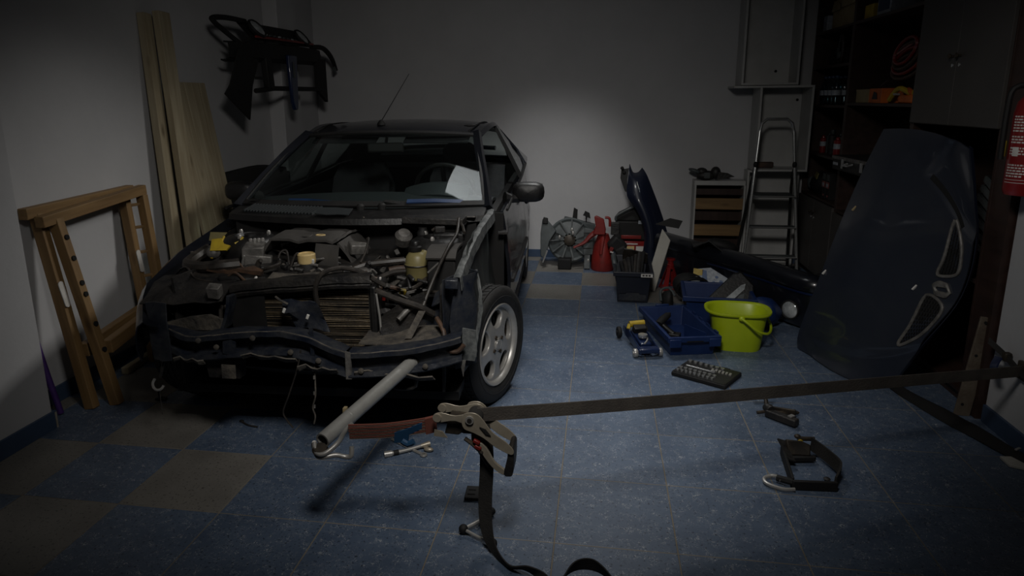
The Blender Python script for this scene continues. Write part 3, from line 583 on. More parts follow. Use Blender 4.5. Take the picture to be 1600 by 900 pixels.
MB().sheet([[(.79-.08*j, .44+.01*j, z) for j in range(3)] for z in (.90, .7, .5, .28)], .01).build('door_jamb', 'matte', CAR)
MB().box((.79, .40, .80), (.05, .07, .012)).build('door_hinge', 'dark', CAR); MB().box((.79, .40, .45), (.05, .07, .012)).build('door_hinge', 'dark', CAR)
# brown cable loom along the driver corner
MB().tube([(.58, -.5, .60), (.62, -.56, .56), (.63, -.59, .50), (.68, -.60, .49), (.71, -.60, .52)], .010, 8, sub=4).build('corner_cable', 'copper', CAR)
for (x, z, r_) in ((.40, .60, .1), (.57, .585, -.1)):
    MB().sheet([[(x+.045*(i-1.5), -.40-.03*sin(j+i), z-.055*j+.03) for i in range(4)] for j in range(4)], .008).crumple(.02, 14, x*10).build('side_member_plate', 'navy' if x > .5 else 'dark', CAR)
# lower lamp-side clutter seen in the gap beside the radiator
MB().tube([(.41, -.49, .585), (.44, -.46, .615), (.47, -.43, .64)], [.013, .013, .018], 10).build('drain_pipe', 'alu', CAR)
MB().lathe([(.045, 0), (.05, .012), (.03, .02), (.022, .005)], (.345, -.44, .575), (pi/2, 0, 0), n=16).build('side_grommet', 'dark', CAR)
MB().sheet([[(.345+.045*j, -.50+.02*j, .62-.035*k+.02*j*(k == 0)) for j in range(5)] for k in range(4)], .006).crumple(.018, 16, 14).build('side_member_plate', 'dark', CAR)
# engine and ancillaries
en = MB().bx(-.42, .22, -.30, .20, .30, .74).bx(-.20, .30, -.34, -.20, .40, .70).crumple(.02, 5, 3).build('engine_block', 'dark', CAR, bevel=.02)
XC = [-.35, -.31, -.27, -.22, -.17, -.12, -.07, -.03, .0, .025]
ec = MB().sheet([[(x+.012*i*.3, -.10+.045*i+.012*sin(k*.8), .842+.010*sin(pi*i/7)-.012*((k % 4) == 0)-.05*(k == 0)-.004*(i in (2, 5))) for k, x in enumerate(XC)] for i in range(8)], .012).build('engine_cover', 'cover', CAR)
MB().sheet([[(.03+.035*sin(pi*j/8)+.010*j, -.10+.045*i, .838-.028*j) for i in range(8)] for j in range(5)], .01).build('cover_side', 'cover', ec)
MB().sheet([[(-.075+.018*j, -.118-.03*sin(pi*i/6)-.006*j, .838-.026*i) for j in range(8)] for i in range(5)], .008).build('cover_front', 'cover', ec)
MB().tube([V((-.085, -.02, .858))+V((.022*cos(a), .014*sin(a), 0)) for a in [2*pi*k/12 for k in range(12)]], .004, 6, closed=True).build('cover_badge', 'cream', ec)
for k in range(4): MB().box((-.30+.07*k, .05, .853), (.045, .16, .006), (0, 0, .05)).build('cover_rib', 'cover', ec, bevel=.002)
oc = MB().lathe([(.040, 0), (.042, .012), (.042, .04), (.036, .046), (.034, .04), (.001, .04)], (-.088, -.215, .765), n=20).build('oil_cap', 'cream', CAR)
MB().lathe([(.045, -.09), (.045, -.01), (.038, 0)], (-.088, -.215, .765), n=16).build('filler_neck', 'matte', oc)
MB().tube([(-.16, -.20, .73), (-.14, -.24, .755), (-.07, -.24, .765), (-.03, -.23, .755)], .006, 6, sub=3).build('pipe_clip', 'alu', CAR)
# coolant tank
tk = MB().lathe([(.02, 0), (.045, .005), (.055, .025), (.056, .07), (.0575, .072), (.0575, .080), (.055, .082), (.05, .115), (.038, .132), (.022, .14)], (.42, -.12, .665), n=24, sx=1.05).build('coolant_tank', 'tank', CAR)
MB().lathe([(.028, 0), (.030, .005), (.030, .022), (.022, .028), (.022, .045), (.018, .05), (.001, .05)], (.415, -.12, .805), n=18).build('tank_cap', 'black', tk)
MB().tube([V((.42, -.12, .741))+V((.0595*cos(a), .058*sin(a), 0)) for a in [2*pi*k/24 for k in range(24)]], .0035, 6, closed=True).build('tank_seam', 'hose', tk)
MB().ball((.448, -.105, .785), (.026, .026, .024)).build('tank_shoulder', 'tank', tk)
# battery box
bt = MB().box((.552, -.10, .70), (.14, .22, .20), None, .94).build('battery', 'matte', CAR, bevel=.008)
MB().sheet([[(.482+.028*j, -.215+.046*i, .808+.010*sin(pi*i/5)-.022*(i == 0)) for j in range(6)] for i in range(6)], .012).build('battery_cover', 'cover', bt)
for k in range(3): MB().box((.515+.04*k, -.14+.05*k, .824), (.018, .012, .004), (0, 0, .5)).build('cover_mark', 'dust', bt)
MB().box((.54, .10, .835), (.16, .12, .05), (0, 0, .1)).build('fuse_box', 'black', CAR, bevel=.01)
MB().box((.50, .07, .875), (.05, .03, .03), (0, 0, .3)).build('relay', 'dark', CAR, bevel=.004)
MB().sheet([[(.60+.03*j, .20+.05*i, .915-.01*i) for j in range(3)] for i in range(3)], .006).build('wing_plate', 'alu', CAR)
# abs unit, yellow reservoir, air box
ab = MB().box((-.40, -.10, .775), (.10, .11, .10), (.1, .1, .3)).box((-.37, -.13, .72), (.13, .05, .12), (0, .15, .3)).crumple(.014, 14, 2).build('brake_unit', 'alu', CAR, bevel=.006)
for k in range(4): MB().lathe([(.009, 0), (.009, .014), (.005, .018)], (-.43+.018*k, -.06+.006*k, .828), n=8).build('pipe_union', 'steel', ab)
yf = MB().prism([(-.035, -.025), (.04, -.025), (.055, .0), (.022, .012), (.006, .042), (-.038, .038)], (-.565, -.12, .815), (1, .2, 0), (0, .55, .8), .012).build('yellow_filler', 'yellow', CAR)
MB().tube([(-.57, -.12, .805), (-.555, -.08, .86)], .006, 6).build('filler_rib', 'yellow', yf)
MB().tube([(-.51, -.07, .82), (-.49, -.05, .83), (-.48, -.04, .85)], .006, 6, sub=2).build('dipstick_ring', 'yellow', yf)
MB().prism([(-.05, .01), (.0, .0), (.03, .05), (-.05, .055)], (-.58, -.085, .83), (1, .2, 0), (0, .5, .85), .004).build('filler_cup', 'tank', yf)
MB().ball((-.60, -.12, .785), (.035, .03, .03)).build('filler_neck', 'alu', yf)
MB().ball((-.60, -.135, .765), (.010, .008, .008)).build('filler_tab', 'yellow', yf)
MB().lathe([(.085, -.06), (.09, 0), (.07, .02), (.065, 0), (.03, -.01), (.001, -.01)], (-.545, -.24, .745), (-.2, 0, 0), n=20).build('intake_bell', 'matte', CAR)
MB().box((-.33, -.36, .70), (.20, .10, .08), (0, .1, .15)).crumple(.02, 9, 2).build('air_box', 'black', CAR, bevel=.015)
MB().sheet([[(-.50+.05*j, -.33-.02*i, .765+.012*sin(j*2+i)) for j in range(6)] for i in range(3)], .02).crumple(.012, 14, 5).build('foam_lagging', 'copper', CAR)
al = MB().lathe([(.05, -.05), (.055, -.04), (.055, .04), (.045, .055), (.02, .06)], (.20, -.28, .70), (pi/2, .2, .4), n=18).build('alternator', 'alu', CAR)
for k in range(8): MB().box(V((.20, -.28, .70))+V((.045*cos(k*.785), -.055, .045*sin(k*.785))), (.012, .02, .008), (0, -k*.785, 0)).build('alternator_fin', 'alu', al)
MB().lathe([(.03, 0), (.034, .03), (.02, .05), (.02, .09)], (.14, -.32, .72), (1.3, .3, 0), n=14).build('thermostat', 'alu', CAR)
MB().box((.11, -.05, .80), (.09, .06, .05), (.2, .1, .5)).crumple(.01, 18, 4).build('throttle_body', 'alu', CAR, bevel=.006)
MB().lathe([(.04, 0), (.045, .05), (.03, .07)], (.30, .10, .80), (.5, .3, 0), n=16).build('brake_servo', 'alu', CAR)
MB().lathe([(.03, -.1), (.03, .02), (.022, .03), (.022, .045)], (.40, .13, .83), n=14).build('brake_reservoir', 'matte', CAR)
# hoses, cables
HO = [
 ('radiator_hose', 'hose', .017, [(.36, -.12, .76), (.28, -.14, .755), (.18, -.16, .745), (.10, -.20, .72)]),
 ('coolant_hose', 'hose', .013, [(.37, -.13, .71), (.30, -.18, .71), (.23, -.26, .68), (.20, -.33, .62), (.21, -.36, .56)]),
 ('heater_hose', 'copper', .014, [(.37, -.13, .725), (.33, -.14, .725), (.29, -.16, .72)]),
 ('earth_cable', 'hose', .008, [(.595, .08, .93), (.60, -.03, .875), (.585, -.18, .842), (.555, -.30, .77), (.52, -.40, .67), (.50, -.46, .60)]),
 ('front_hose', 'hose', .014, [(.29, -.46, .715), (.34, -.48, .70), (.42, -.48, .67), (.50, -.47, .64), (.56, -.45, .60)]),
 ('loop_hose', 'hose', .011, [(.075, -.535, .66), (.07, -.54, .73), (.10, -.53, .795), (.17, -.50, .815), (.25, -.47, .79), (.31, -.45, .745), (.34, -.44, .725)]),
 ('duct_hose', 'hose', .028, [(-.63, -.10, .80), (-.66, -.18, .775), (-.64, -.28, .765), (-.55, -.33, .765), (-.45, -.34, .775), (-.38, -.30, .775)]),
 ('wiring_loom', 'hose', .016, [(-.60, -.36, .74), (-.48, -.38, .72), (-.40, -.42, .70)]),
 ('brake_pipe', 'steel', .005, [(-.42, -.20, .70), (-.40, -.23, .76), (-.38, -.24, .80)]),
 ('vacuum_pipe', 'hose', .006, [(-.26, -.16, .72), (-.25, -.14, .79), (-.22, -.13, .80), (-.20, -.16, .74)]),
 ('vacuum_pipe', 'hose', .006, [(-.19, -.19, .71), (-.17, -.16, .78), (-.15, -.15, .79), (-.155, -.18, .72)]),
 ('cable', 'hose', .005, [(-.68, -.28, .74), (-.60, -.36, .77), (-.54, -.40, .73), (-.45, -.42, .72)]),
 ('cable', 'copper', .006, [(-.42, -.41, .70), (-.36, -.40, .76), (-.30, -.42, .73), (-.26, -.45, .72)]),
 ('heater_pipe', 'hose', .010, [(.47, -.14, .68), (.43, -.24, .66), (.36, -.30, .66), (.30, -.34, .65)]),
 ('cable', 'copper', .010, [(.27, -.33, .66), (.31, -.35, .69), (.36, -.34, .685), (.40, -.33, .66)]),
 ('cable', 'hose', .008, [(.46, -.25, .63), (.52, -.28, .65), (.58, -.30, .66), (.60, -.32, .70)]),
 ('throttle_cable', 'hose', .006, [(.15, -.02, .84), (.17, -.06, .85), (.17, -.12, .80), (.16, -.18, .76)]),
 ('battery_lead', 'hose', .008, [(.45, .12, .86), (.52, .12, .90), (.60, .10, .90), (.63, .02, .87)]),
 ('plug_lead', 'hose', .006, [(.43, -.38, .58), (.46, -.36, .62), (.47, -.35, .66)]),
 ('bonnet_cable', 'hose', .005, [(.02, .20, .86), (.20, .19, .87), (.40, .20, .88), (.55, .22, .90)]),
]
for nm, mt, r, pts in HO: MB().tube(pts, r, 8, sub=5).build(nm, mt, CAR)
for k in range(9):
    for (a, b, c) in ((.075, -.535, .66+.0),): pass
# small pieces lying in the bay: clips, plugs, brackets
SM = [('yellow_plug', 'yellow', (.395, -.33, .665), (.03, .02, .022), .5), ('red_plug', 'red', (.315, -.36, .645), (.016, .014, .03), .2), ('white_clip', 'white', (-.05, -.235, .775), (.012, .01, .026), .2),
 ('white_clip', 'white', (-.25, -.42, .735), (.014, .01, .03), -.6), ('white_clip', 'white', (.30, -.35, .73), (.01, .01, .014), .3)]
for nm, mt, c, d, r_ in SM: MB().box(c, d, (r_, r_*.5, r_)).build(nm, mt, CAR, bevel=.003)
cl = random.Random(21)
for k in range(64):
    x = cl.uniform(-.55, .58); y = cl.uniform(-.42, .22); z = cl.uniform(.62, .76)
    if -.42 < x < .14 and -.2 < y < .3: z = cl.uniform(.66, .74)
    if .35 < x < .5 and -.2 < y < -.05: z = .62
    kind = cl.choice(['cable', 'cable', 'bracket', 'connector', 'pipe', 'bracket', 'bolt_boss'])
    if kind in ('cable', 'pipe'):
        a = V((x, y, z)); pts = [a]
        for q in range(3): a = a+V((cl.uniform(-.09, .09), cl.uniform(-.07, .05), cl.uniform(-.05, .05))); a.z = min(a.z, .775); pts.append(a.copy())
        MB().tube(pts, cl.choice([.004, .006, .009]), 6, sub=4).build(kind, cl.choice(['hose', 'hose', 'dark', 'copper', 'alu']), CAR)
    elif kind == 'bracket':
        MB().box((x, y, z), (cl.uniform(.03, .09), cl.uniform(.02, .06), .008), (cl.uniform(-.8, .8), cl.uniform(-.8, .8), cl.uniform(0, 3))).crumple(.008, 22, k).build(kind, cl.choice(['dark', 'dust', 'alu', 'navy']), CAR, bevel=.002)
    elif kind == 'connector':
        MB().box((x, y, z), (.03, .022, .02), (cl.uniform(-.8, .8), cl.uniform(-.8, .8), cl.uniform(0, 3))).build(kind, cl.choice(['matte', 'black', 'cover']), CAR, bevel=.003)
    else:
        MB().lathe([(.016, -.02), (.018, .01), (.010, .014), (.010, .022), (.004, .026)], (x, y, z), (cl.uniform(-.6, .6), cl.uniform(-.6, .6), 0), n=10).build(kind, cl.choice(['alu', 'dust', 'dark']), CAR)
for k in range(46):
    x = cl.uniform(-.52, .56); y = cl.uniform(-.44, -.12); z = cl.uniform(.69, .775)
    if -.2 < x < .03 and y > -.26: continue
    if .32 < x < .53 and -.32 < y: continue
    q = cl.random()
    if q < .4: MB().tube([(x, y, z), (x+cl.uniform(-.04, .04), y-.01, z+.02), (x+cl.uniform(-.06, .06), y-.03, z-.02)], cl.choice([.003, .0045]), 6, sub=3).build('wire', cl.choice(['hose', 'copper', 'dust', 'alu']), CAR)
    elif q < .7: MB().box((x, y, z), (cl.uniform(.01, .03), .012, cl.uniform(.01, .022)), (cl.uniform(-.8, .8), cl.uniform(-.8, .8), cl.uniform(0, 3))).build('clip', cl.choice(['alu', 'dust', 'cover', 'dark', 'black', 'bronze']), CAR, bevel=.002)
    else: MB().tube([(x, y, z-.02), (x+.01, y, z), (x+cl.uniform(-.03, .03), y-.01, z+.008)], [.013, .013, .009], 10, sub=2).build('elbow', cl.choice(['hose', 'dark', 'alu', 'black']), CAR)
for k, (x, y) in enumerate(((-.62, .35), (-.20, .21), (-.02, .18), (.10, .175), (.35, .20), (.50, .26))):
    MB().box((x, y-.02, .915), (.035, .02, .01), (.2, 0, .2*k)).crumple(.005, 30, k).build('cowl_clip', 'cream' if k in (1, 2) else 'dust', CAR, bevel=.002)
MB().prism([(-.05, -.02), (.05, -.03), (.06, .03), (-.04, .035)], (-.60, .33, .90), (1, .1, 0), (0, 1, .25), .006).build('vin_plate', 'alu', CAR)
# wires hanging from the front
MB().tube([(.035, -.66, .50), (.02, -.68, .42), (-.02, -.69, .31), (-.05, -.69, .235), (-.035, -.69, .195), (-.01, -.695, .165)], .0035, 6, sub=5).build('hanging_wire', 'hose', CAR)
MB().tube([(.09, -.66, .45), (.095, -.68, .38), (.095, -.69, .31), (.08, -.69, .26), (.088, -.69, .22), (.08, -.69, .185)], .0035, 6, sub=5).build('hanging_wire', 'dust', CAR)
for k, z in enumerate((.40, .33, .27)): MB().tube([(.0945-.004*k, -.686, z), (.0945-.004*k, -.688, z-.014)], .0045, 6).build('wire_sleeve', 'alu', CAR)
MB().tube([(-.60, -.56, .46), (-.625, -.58, .40), (-.645, -.59, .33)], .007, 6, sub=3).build('hanging_wire', 'dark', CAR)
rg_ = MB().tube([V((-.655, -.595, .30))+V((.026*cos(a), .01*sin(a), .026*sin(a))) for a in [pi*.75+pi*k/12 for k in range(15)]], .006, 6).build('hanging_ring', 'steel', CAR)
MB().tube([(-.65, -.60, .275), (-.648, -.605, .20), (-.645, -.61, .16)], .002, 4).build('ring_cord', 'hose', CAR)
# wheels
def wheel(name, c, rz, s):
    """s = +1: outer face towards +x"""
    root = bpy.data.objects.new(name, None); COL.objects.link(root); root.parent = CAR; root.location = c; root.rotation_euler = (0, 0, rz if s > 0 else rz+pi)
    rx = (0, pi/2, 0)
    prof = [(.205, -.085), (.235, -.098), (.27, -.102), (.288, -.095), (.297, -.082)]
    for k in range(4):
        a = -.078+k*.041
        prof += [(.299, a), (.300, a+.03), (.292, a+.032), (.292, a+.038)]
    prof += [(.299, .082), (.290, .094), (.272, .102), (.236, .100), (.222, .094), (.205, .085)]
    t = MB().lathe(prof, r=rx, n=56, caps=False).build('tyre', 'rubber', root)
    MB().tube([V((.1005, .250*cos(a), .250*sin(a))) for a in [2*pi*k/40 for k in range(40)]], .0025, 4, closed=True).build('sidewall_line', 'rubber', t)
    gr = MB()
    for k in range(56):
        a = 2*pi*k/56; m = Matrix.Rotation(a, 3, 'X')
        for xx, sl in ((-.055, .3), (.0, -.3), (.055, .3)): gr.box(m@V((xx, 0, .2995)), (.034, .005, .004), m@Matrix.Rotation(sl, 3, 'Z'))
    gr.build('tread_grooves', 'slot', t)
    rim = MB().lathe([(.188, .05), (.190, .07), (.207, .084), (.211, .092), (.207, .097), (.199, .095), (.191, .088), (.186, .074), (.184, .05), (.188, .05)], r=rx, n=48, caps=False).build('rim', 'alloy', root)
    MB().lathe([(.19, -.085), (.205, -.09), (.208, -.075), (.188, -.06), (.186, .05), (.176, .05), (.172, -.06), (.19, -.085)], r=rx, n=40, caps=False).build('barrel', 'bronze', rim)
    MB().lathe([(.155, 0.0), (.15, .012), (.03, .012), (.03, .02)], (-.005, 0, 0), r=rx, n=32).build('brake_disc', 'dust', rim)
    # cast face: a dished disc pierced by five rounded openings
    bm = bmesh.new()
    def loop(pts):
        v_ = [bm.verts.new((0, a, b)) for a, b in pts]; return [bm.edges.new((v_[q], v_[(q+1) % len(v_)])) for q in range(len(v_))]
    ed = loop([(.192*cos(2*pi*q/60), .192*sin(2*pi*q/60)) for q in range(60)])
    for k in range(5):
        a0 = 2*pi*k/5+.3; pts = []
        for q in range(20):
            b_ = 2*pi*q/20; rr_ = .133+.043*(abs(sin(b_))**.8)*(1 if sin(b_) > 0 else -1); an = (.40+.05*(rr_-.133)/.043)*(abs(cos(b_))**.8)*(1 if cos(b_) > 0 else -1)
            pts.append((rr_*cos(a0+an), rr_*sin(a0+an)))
        ed += loop(pts)
    bmesh.ops.triangle_fill(bm, use_beauty=True, use_dissolve=False, edges=ed)
    ext = bmesh.ops.extrude_face_region(bm, geom=bm.faces[:]); top_ = {e for e in ext['geom'] if isinstance(e, bmesh.types.BMVert)}
    for v_ in bm.verts:
        rr_ = sqrt(v_.co.y**2+v_.co.z**2); v_.co.x = .086-.012*(rr_/.19)**2-(0 if v_ in top_ else .030)
    bmesh.ops.recalc_face_normals(bm, faces=bm.faces)
    me_ = bpy.data.meshes.new('spoke_disc'); bm.to_mesh(me_); bm.free(); me_.shade_smooth(); me_.set_sharp_from_angle(angle=radians(35)); me_.materials.append(M['alloy'])
    so = bpy.data.objects.new('spoke_disc', me_); COL.objects.link(so); so.parent = rim
    bv = so.modifiers.new('bevel', 'BEVEL'); bv.width = .006; bv.segments = 2; bv.limit_method = 'ANGLE'; bv.angle_limit = radians(40)
    hub = MB().lathe([(.034, .03), (.034, .087), (.030, .090), (.027, .086), (.025, .0905), (.001, .092)], r=rx, n=28).build('hub', 'alloy', rim)
    for k in range(4):
        a = pi/2*k+.5; MB().lathe([(.010, .06), (.010, .089), (.007, .091), (.006, .086), (.001, .086)], (0, .048*cos(a), .048*sin(a)), r=rx, n=10).build('wheel_bolt', 'bronze', hub)
    return root
wheel('front_wheel', (.715, .03, .300), radians(-21), 1)
wheel('front_wheel', (-.715, .0, .300), radians(-21), -1)
wheel('rear_wheel', (.715, 2.47, .300), 0, 1)
wheel('rear_wheel', (-.715, 2.47, .300), 0, -1)
MB().tube([(.62, .02, .30), (.2, .0, .30), (-.2, 0, .30), (-.62, 0, .30)], .025, 8).build('drive_shaft', 'matte', CAR)
MB().bx(-.60, .60, .30, 3.05, .19, .23).build('floor_pan', 'matte', CAR)
# ------------------------------------------------------------------ left wall: wooden frame, planks, pole, hung bumper
WF = thing('wooden_frame', 'honey-coloured pegged wooden trestle frame leaning on the left wall beside the car', 'wooden frame', (-2.5, 3.1, 0))
def wpart(name, p, q, w, h, mt='wood', up=(1, 0, 0), par=WF, off=(-2.5, 3.1, 0), bev=.004):
    o = V(off); p, q = V(p)-o, V(q)-o; d = (q-p); L = d.length; m = frame3(d.cross(V(up)) if abs(d.normalized().dot(V(up).normalized())) < .99 else (0, 1, 0), V(up))
    # mesh along local z so that the grain follows the length
    z = d.normalized(); x = V(up)-z*V(up).dot(z); x.normalize(); y = z.cross(x)
    R = Matrix((x, y, z)).transposed().to_4x4(); R.translation = (p+q)/2
    ob = MB().box((0, 0, 0), (h, w, L)).build(name, mt, par, bevel=bev, smooth=0); ob.matrix_local = R; return ob
for (dx, dy, tx) in ((0, 0, 0), (.095, .06, .066)):
    wpart('post', (-2.515+dx, 2.80+dy, 0.0), (-2.70+tx, 2.85+dy*.6, .985-.03*(dx > 0)), .046, .055)
    wpart('post', (-2.60+dx*.8, 3.42+dy, 0.0), (-2.70+tx, 3.47+dy*1.1, .985), .044, .05)
    wpart('top_rail', (-2.70+tx, 2.77+dy*.3, .995-.04*(dx > 0)), (-2.70+tx, 3.535+dy*.3, 1.015), .055, .05)
    wpart('lower_rail', (-2.565+dx*.9, 2.86+dy, .285), (-2.625+dx*.7, 3.40+dy, .325), .07, .045)
for k, z in enumerate((.93, .80, .655, .515)):
    t = z/.985; x = -2.60+(-2.70+2.60)*t; y = 3.42+.05*t
    wpart('dowel', (x, y, z), (x+.07, y+.062, z+.005), .016, .016, bev=.002)
for k, t in enumerate((.30, .44, .60, .66, .79, .90)):
    p = V((-2.42, 2.86, 0)).lerp(V((-2.634, 2.886, .955)), t)-V((-2.5, 3.1, 0))
    MB().cyl(p+V((.0265, .0, .006)), p+V((.034, 0, .0075)), .013, 12).build('peg_hole', 'slot', WF)
for (y0, y1, x0, x1, t) in ((2.80, 2.85, -2.515, -2.70, .60), (3.42, 3.47, -2.60, -2.70, .62)):
    c = V((x0+(x1-x0)*t, y0+(y1-y0)*t-.01, .985*t))-V((-2.5, 3.1, 0))
    sl = MB(); sl.prism([(.016*cos(a), .05*(1 if sin(a) > 0 else -1)+.016*sin(a)) for a in [2*pi*k/16 for k in range(16)]], c+V((.033, 0, 0)), (0, 1, 0), V((x1-x0, 0, .985)).normalized(), .005).build('slot_plate', 'white', WF)
def plank(name, label, p, q, w, h, mt='pine', up=(1, 0, 0), cat='plank', group=None):
    p, q = V(p), V(q); z = (q-p).normalized(); x = V(up)-z*V(up).dot(z); x.normalize(); y = z.cross(x)
    R = Matrix((x, y, z)).transposed().to_4x4(); R.translation = (p+q)/2
    ob = MB().box((0, 0, 0), (h, w, (q-p).length)).build(name, mt, bevel=.003, smooth=0); ob.matrix_world = R; return tag(ob, label, cat, group)
plank('plank', 'tall narrow pale pine plank nearest the wooden frame, leaning on the left wall', (-2.625, 3.80, .005), (-2.722, 3.88, 2.03), .075, .05)
plank('plank', 'tall narrow pale pine plank between the other tall plank and the wide board', (-2.56, 3.905, .005), (-2.66, 3.955, 2.045), .112, .045)
WB = thing('wide_board', 'wide glued pine board leaning on the left wall under the hung bumper', 'board', (-2.52, 4.2, 0))
for k in range(5):
    w_ = (.075, .085, .08, .09, .07)[k]; y = 4.02+sum((.075, .085, .08, .09, .07)[:k])+w_/2
    wpart('stave', (-2.47, y-.03, .005), (-2.715, y, 1.635), w_-.001, .022, 'pine', par=WB, off=(-2.52, 4.2, 0), bev=.0015)
tag(MB().tube([(-2.617, 2.712, .006), (-2.66, 2.715, .20), (-2.73, 2.73, .52)], [.015, .015, .013], 10).build('pole', 'purple'), 'thin purple pole standing in the corner by the left pier', 'pole')
plank('wood_offcut', 'short pale wooden batten lying on the floor under the wooden frame', (-2.64, 3.21, .022), (-2.67, 3.62, .022), .04, .04, up=(0, 0, 1), cat='wood offcut')
# hung bumper
HB = thing('hung_bumper', 'black car bumper shell with two round fog lamps hung high on the left wall', 'bumper', (-2.6, 5.2, 1.4))
def hb(m, name, mt, par=None, **k):
    m.v = [tuple(V(p)-V((-2.6, 5.2, 1.4))) for p in m.v]; return m.build(name, mt, par or HB, **k)
hb(MB().sheet([[(-2.44-.10*(abs(t)**4)-dx*.7, 5.27+.78*t, 1.93-dz+.02*t) for t in [-1+.1*k for k in range(21)]] for dx, dz in ((.05, -.01), (.0, .0), (-.01, .05), (.0, .10), (.06, .13), (.10, .12))], .01), 'main_bar', 'matte')
gp = hb(MB().sheet([[(-2.48-.027*k-.02*abs(t)**3, 5.30+.56*t, 1.95+.032*k+.01*t) for t in [-1+.125*j for j in range(17)]] for k in range(5)], .008), 'grille_panel', 'matte')
hb(MB().tube([(-2.47, 4.75, 1.965), (-2.46, 5.2, 1.975), (-2.47, 5.75, 1.985)], .009, 6, sub=3), 'red_trim', 'red', gp)
for a in range(9):
    for b in range(2):
        hb(MB().box((-2.515-.05*b, 4.98+.075*a+.03*b, 1.992+.035*b), (.03, .035, .012), (0, -.55, 0)), 'grille_slot', 'plasg' if (a+b) % 3 else 'lens', gp)
for y in (4.84, 5.60):
    f = hb(MB().lathe([(.075, -.02), (.08, .0), (.072, .014), (.066, .006), (.02, -.012), (.001, -.015)], (-2.50, y, 2.03), (0, radians(52), 0), n=24, sy=1.15), 'fog_lamp', 'matte')
    hb(MB().lathe([(.066, .004), (.05, .012), (.001, .016)], (-2.50, y, 2.03), (0, radians(52), 0), n=20, sy=1.15), 'fog_lens', 'lens', f)
hb(MB().tube([(-2.56, 4.78, 2.075), (-2.57, 4.55, 2.075), (-2.58, 4.40, 2.06), (-2.57, 4.38, 2.035), (-2.55, 4.50, 1.97), (-2.50, 4.62, 1.89)], .018, 8, sub=4), 'side_bracket', 'matte')
hb(MB().sheet([[(-2.47-.012*k, y-.055*k, 1.86-.12*k+(.06*j if k == 3 else 0)*-1+.06*(k == 3)) for j, y in enumerate((4.50, 4.60, 4.70, 4.80))] for k in range(4)], .012), 'side_flap', 'matte')
hb(MB().sheet([[(-2.46, y, 1.87-.09*k+(-.05*j if k == 3 else 0)) for j, y in enumerate((5.78, 5.88, 5.98))] for k in range(4)], .03), 'end_leg', 'matte')
hb(MB().beam((-2.47, 4.87, 1.87), (-2.47, 4.90, 1.60), .09, .05, (1, 0, 0)), 'inner_leg', 'matte', bevel=.01)
hb(MB().tube([(-2.48, 4.70, 1.585), (-2.46, 4.95, 1.605), (-2.46, 5.85, 1.61)], .018, 8), 'cross_rod', 'matte')
ct = hb(MB().prism([(-.075, .42), (.075, .42), (.045, .05), (.03, .0), (-.02, .0), (-.05, .06)], (-2.44, 5.21, 1.44), (0, 1, 0), (0, 0, 1), .03), 'centre_strut', 'jackb', bevel=.008)
hb(MB().box((-2.405, 5.20, 1.75), (.004, .03, .12)), 'strut_slot', 'plasg', ct)
hb(MB().tube([(-2.50, 5.78, 1.965), (-2.48, 5.98, 1.97), (-2.47, 6.14, 1.90), (-2.47, 6.25, 1.79)], [.02, .022, .022, .016], 8, sub=5), 'lip_strip', 'matte')
hb(MB().box((-2.47, 6.21, 1.80), (.02, .05, .05), (.4, 0, 0)), 'strip_end', 'plasg')
hb(MB().sheet([[(-2.40+.02*j, 4.55+.05*j, 1.66+.02*k) for j in range(3)] for k in range(2)], .006), 'loose_tab', 'matte')
for y in (5.5, 5.66): hb(MB().tube([(-2.618, y, 1.97), (-2.56, y, 1.97), (-2.54, y, 2.0)], .01, 6), 'wall_hook', 'steel')
# dark seat-like bulk behind the car, against the left wall
BG = thing('spare_bumper', 'black rear bumper shell standing on end behind the car by the pale boards', 'bumper', (-2.56, 4.8, 0))
MB().sheet([[(-.15+.27*t+.03*sin(pi*t), -.28+.50*t, z+.03*sin(pi*t*1.5)) for t in [j/10 for j in range(11)]] for k, z in enumerate((.02, .25, .5, .75, .95, 1.0))], .03).crumple(.012, 3, 2).build('shell', 'matte', BG)
MB().tube([(-.145, -.27, .985), (.0, -.02, 1.02), (.11, .20, .985)], .022, 8, sub=4).build('upper_lip', 'matte', BG)

# ------------------------------------------------------------------ back wall clutter
FS = thing('fan_shroud', 'grey ribbed plastic wheel-arch and fan shroud part standing at the back wall', 'car part', (-.25, 6.05, .0))
rgm = Matrix.Rotation(radians(78), 3, 'X')
MB().lathe([(.20, -.03), (.205, .0), (.19, .012), (.17, .0), (.06, .02), (.055, .0), (.045, -.02)], (0, 0, .25), rgm, n=36).build('ring', 'plasg', FS)
for k in range(11):
    a = 2*pi*k/11+.2; c = V((0, 0, .25)); MB().beam(c+rgm@V((.05*cos(a), .05*sin(a), .012)), c+rgm@V((.19*cos(a+.15), .19*sin(a+.15), .02)), .012, .03, (0, -1, .2)).build('rib', 'plasg', FS)
MB().lathe([(.05, 0), (.05, .05), (.03, .06), (.001, .06)], (0, -.01, .25), rgm, n=18).build('motor', 'bronze', FS)
MB().prism([(-.26, -.14), (-.22, -.17), (-.18, .0), (-.12, .09), (-.21, .19), (-.25, .19), (-.265, .06)], (0, -.03, .25), (1, 0, 0), (0, .15, 1), .03).crumple(.008, 9, 2).build('side_wing', 'plasg', FS, bevel=.006)
MB().prism([(-.25, .15), (-.2, .15), (-.2, .2), (-.24, .21)], (0, -.035, .25), (1, 0, 0), (0, .15, 1), .04).build('wing_tip', 'matte', FS, bevel=.006)
MB().prism([(.12, -.13), (.21, -.12), (.22, .10), (.13, .12)], (0, -.02, .25), (1, 0, 0), (0, .15, 1), .04).build('side_plate', 'plasg', FS, bevel=.006)
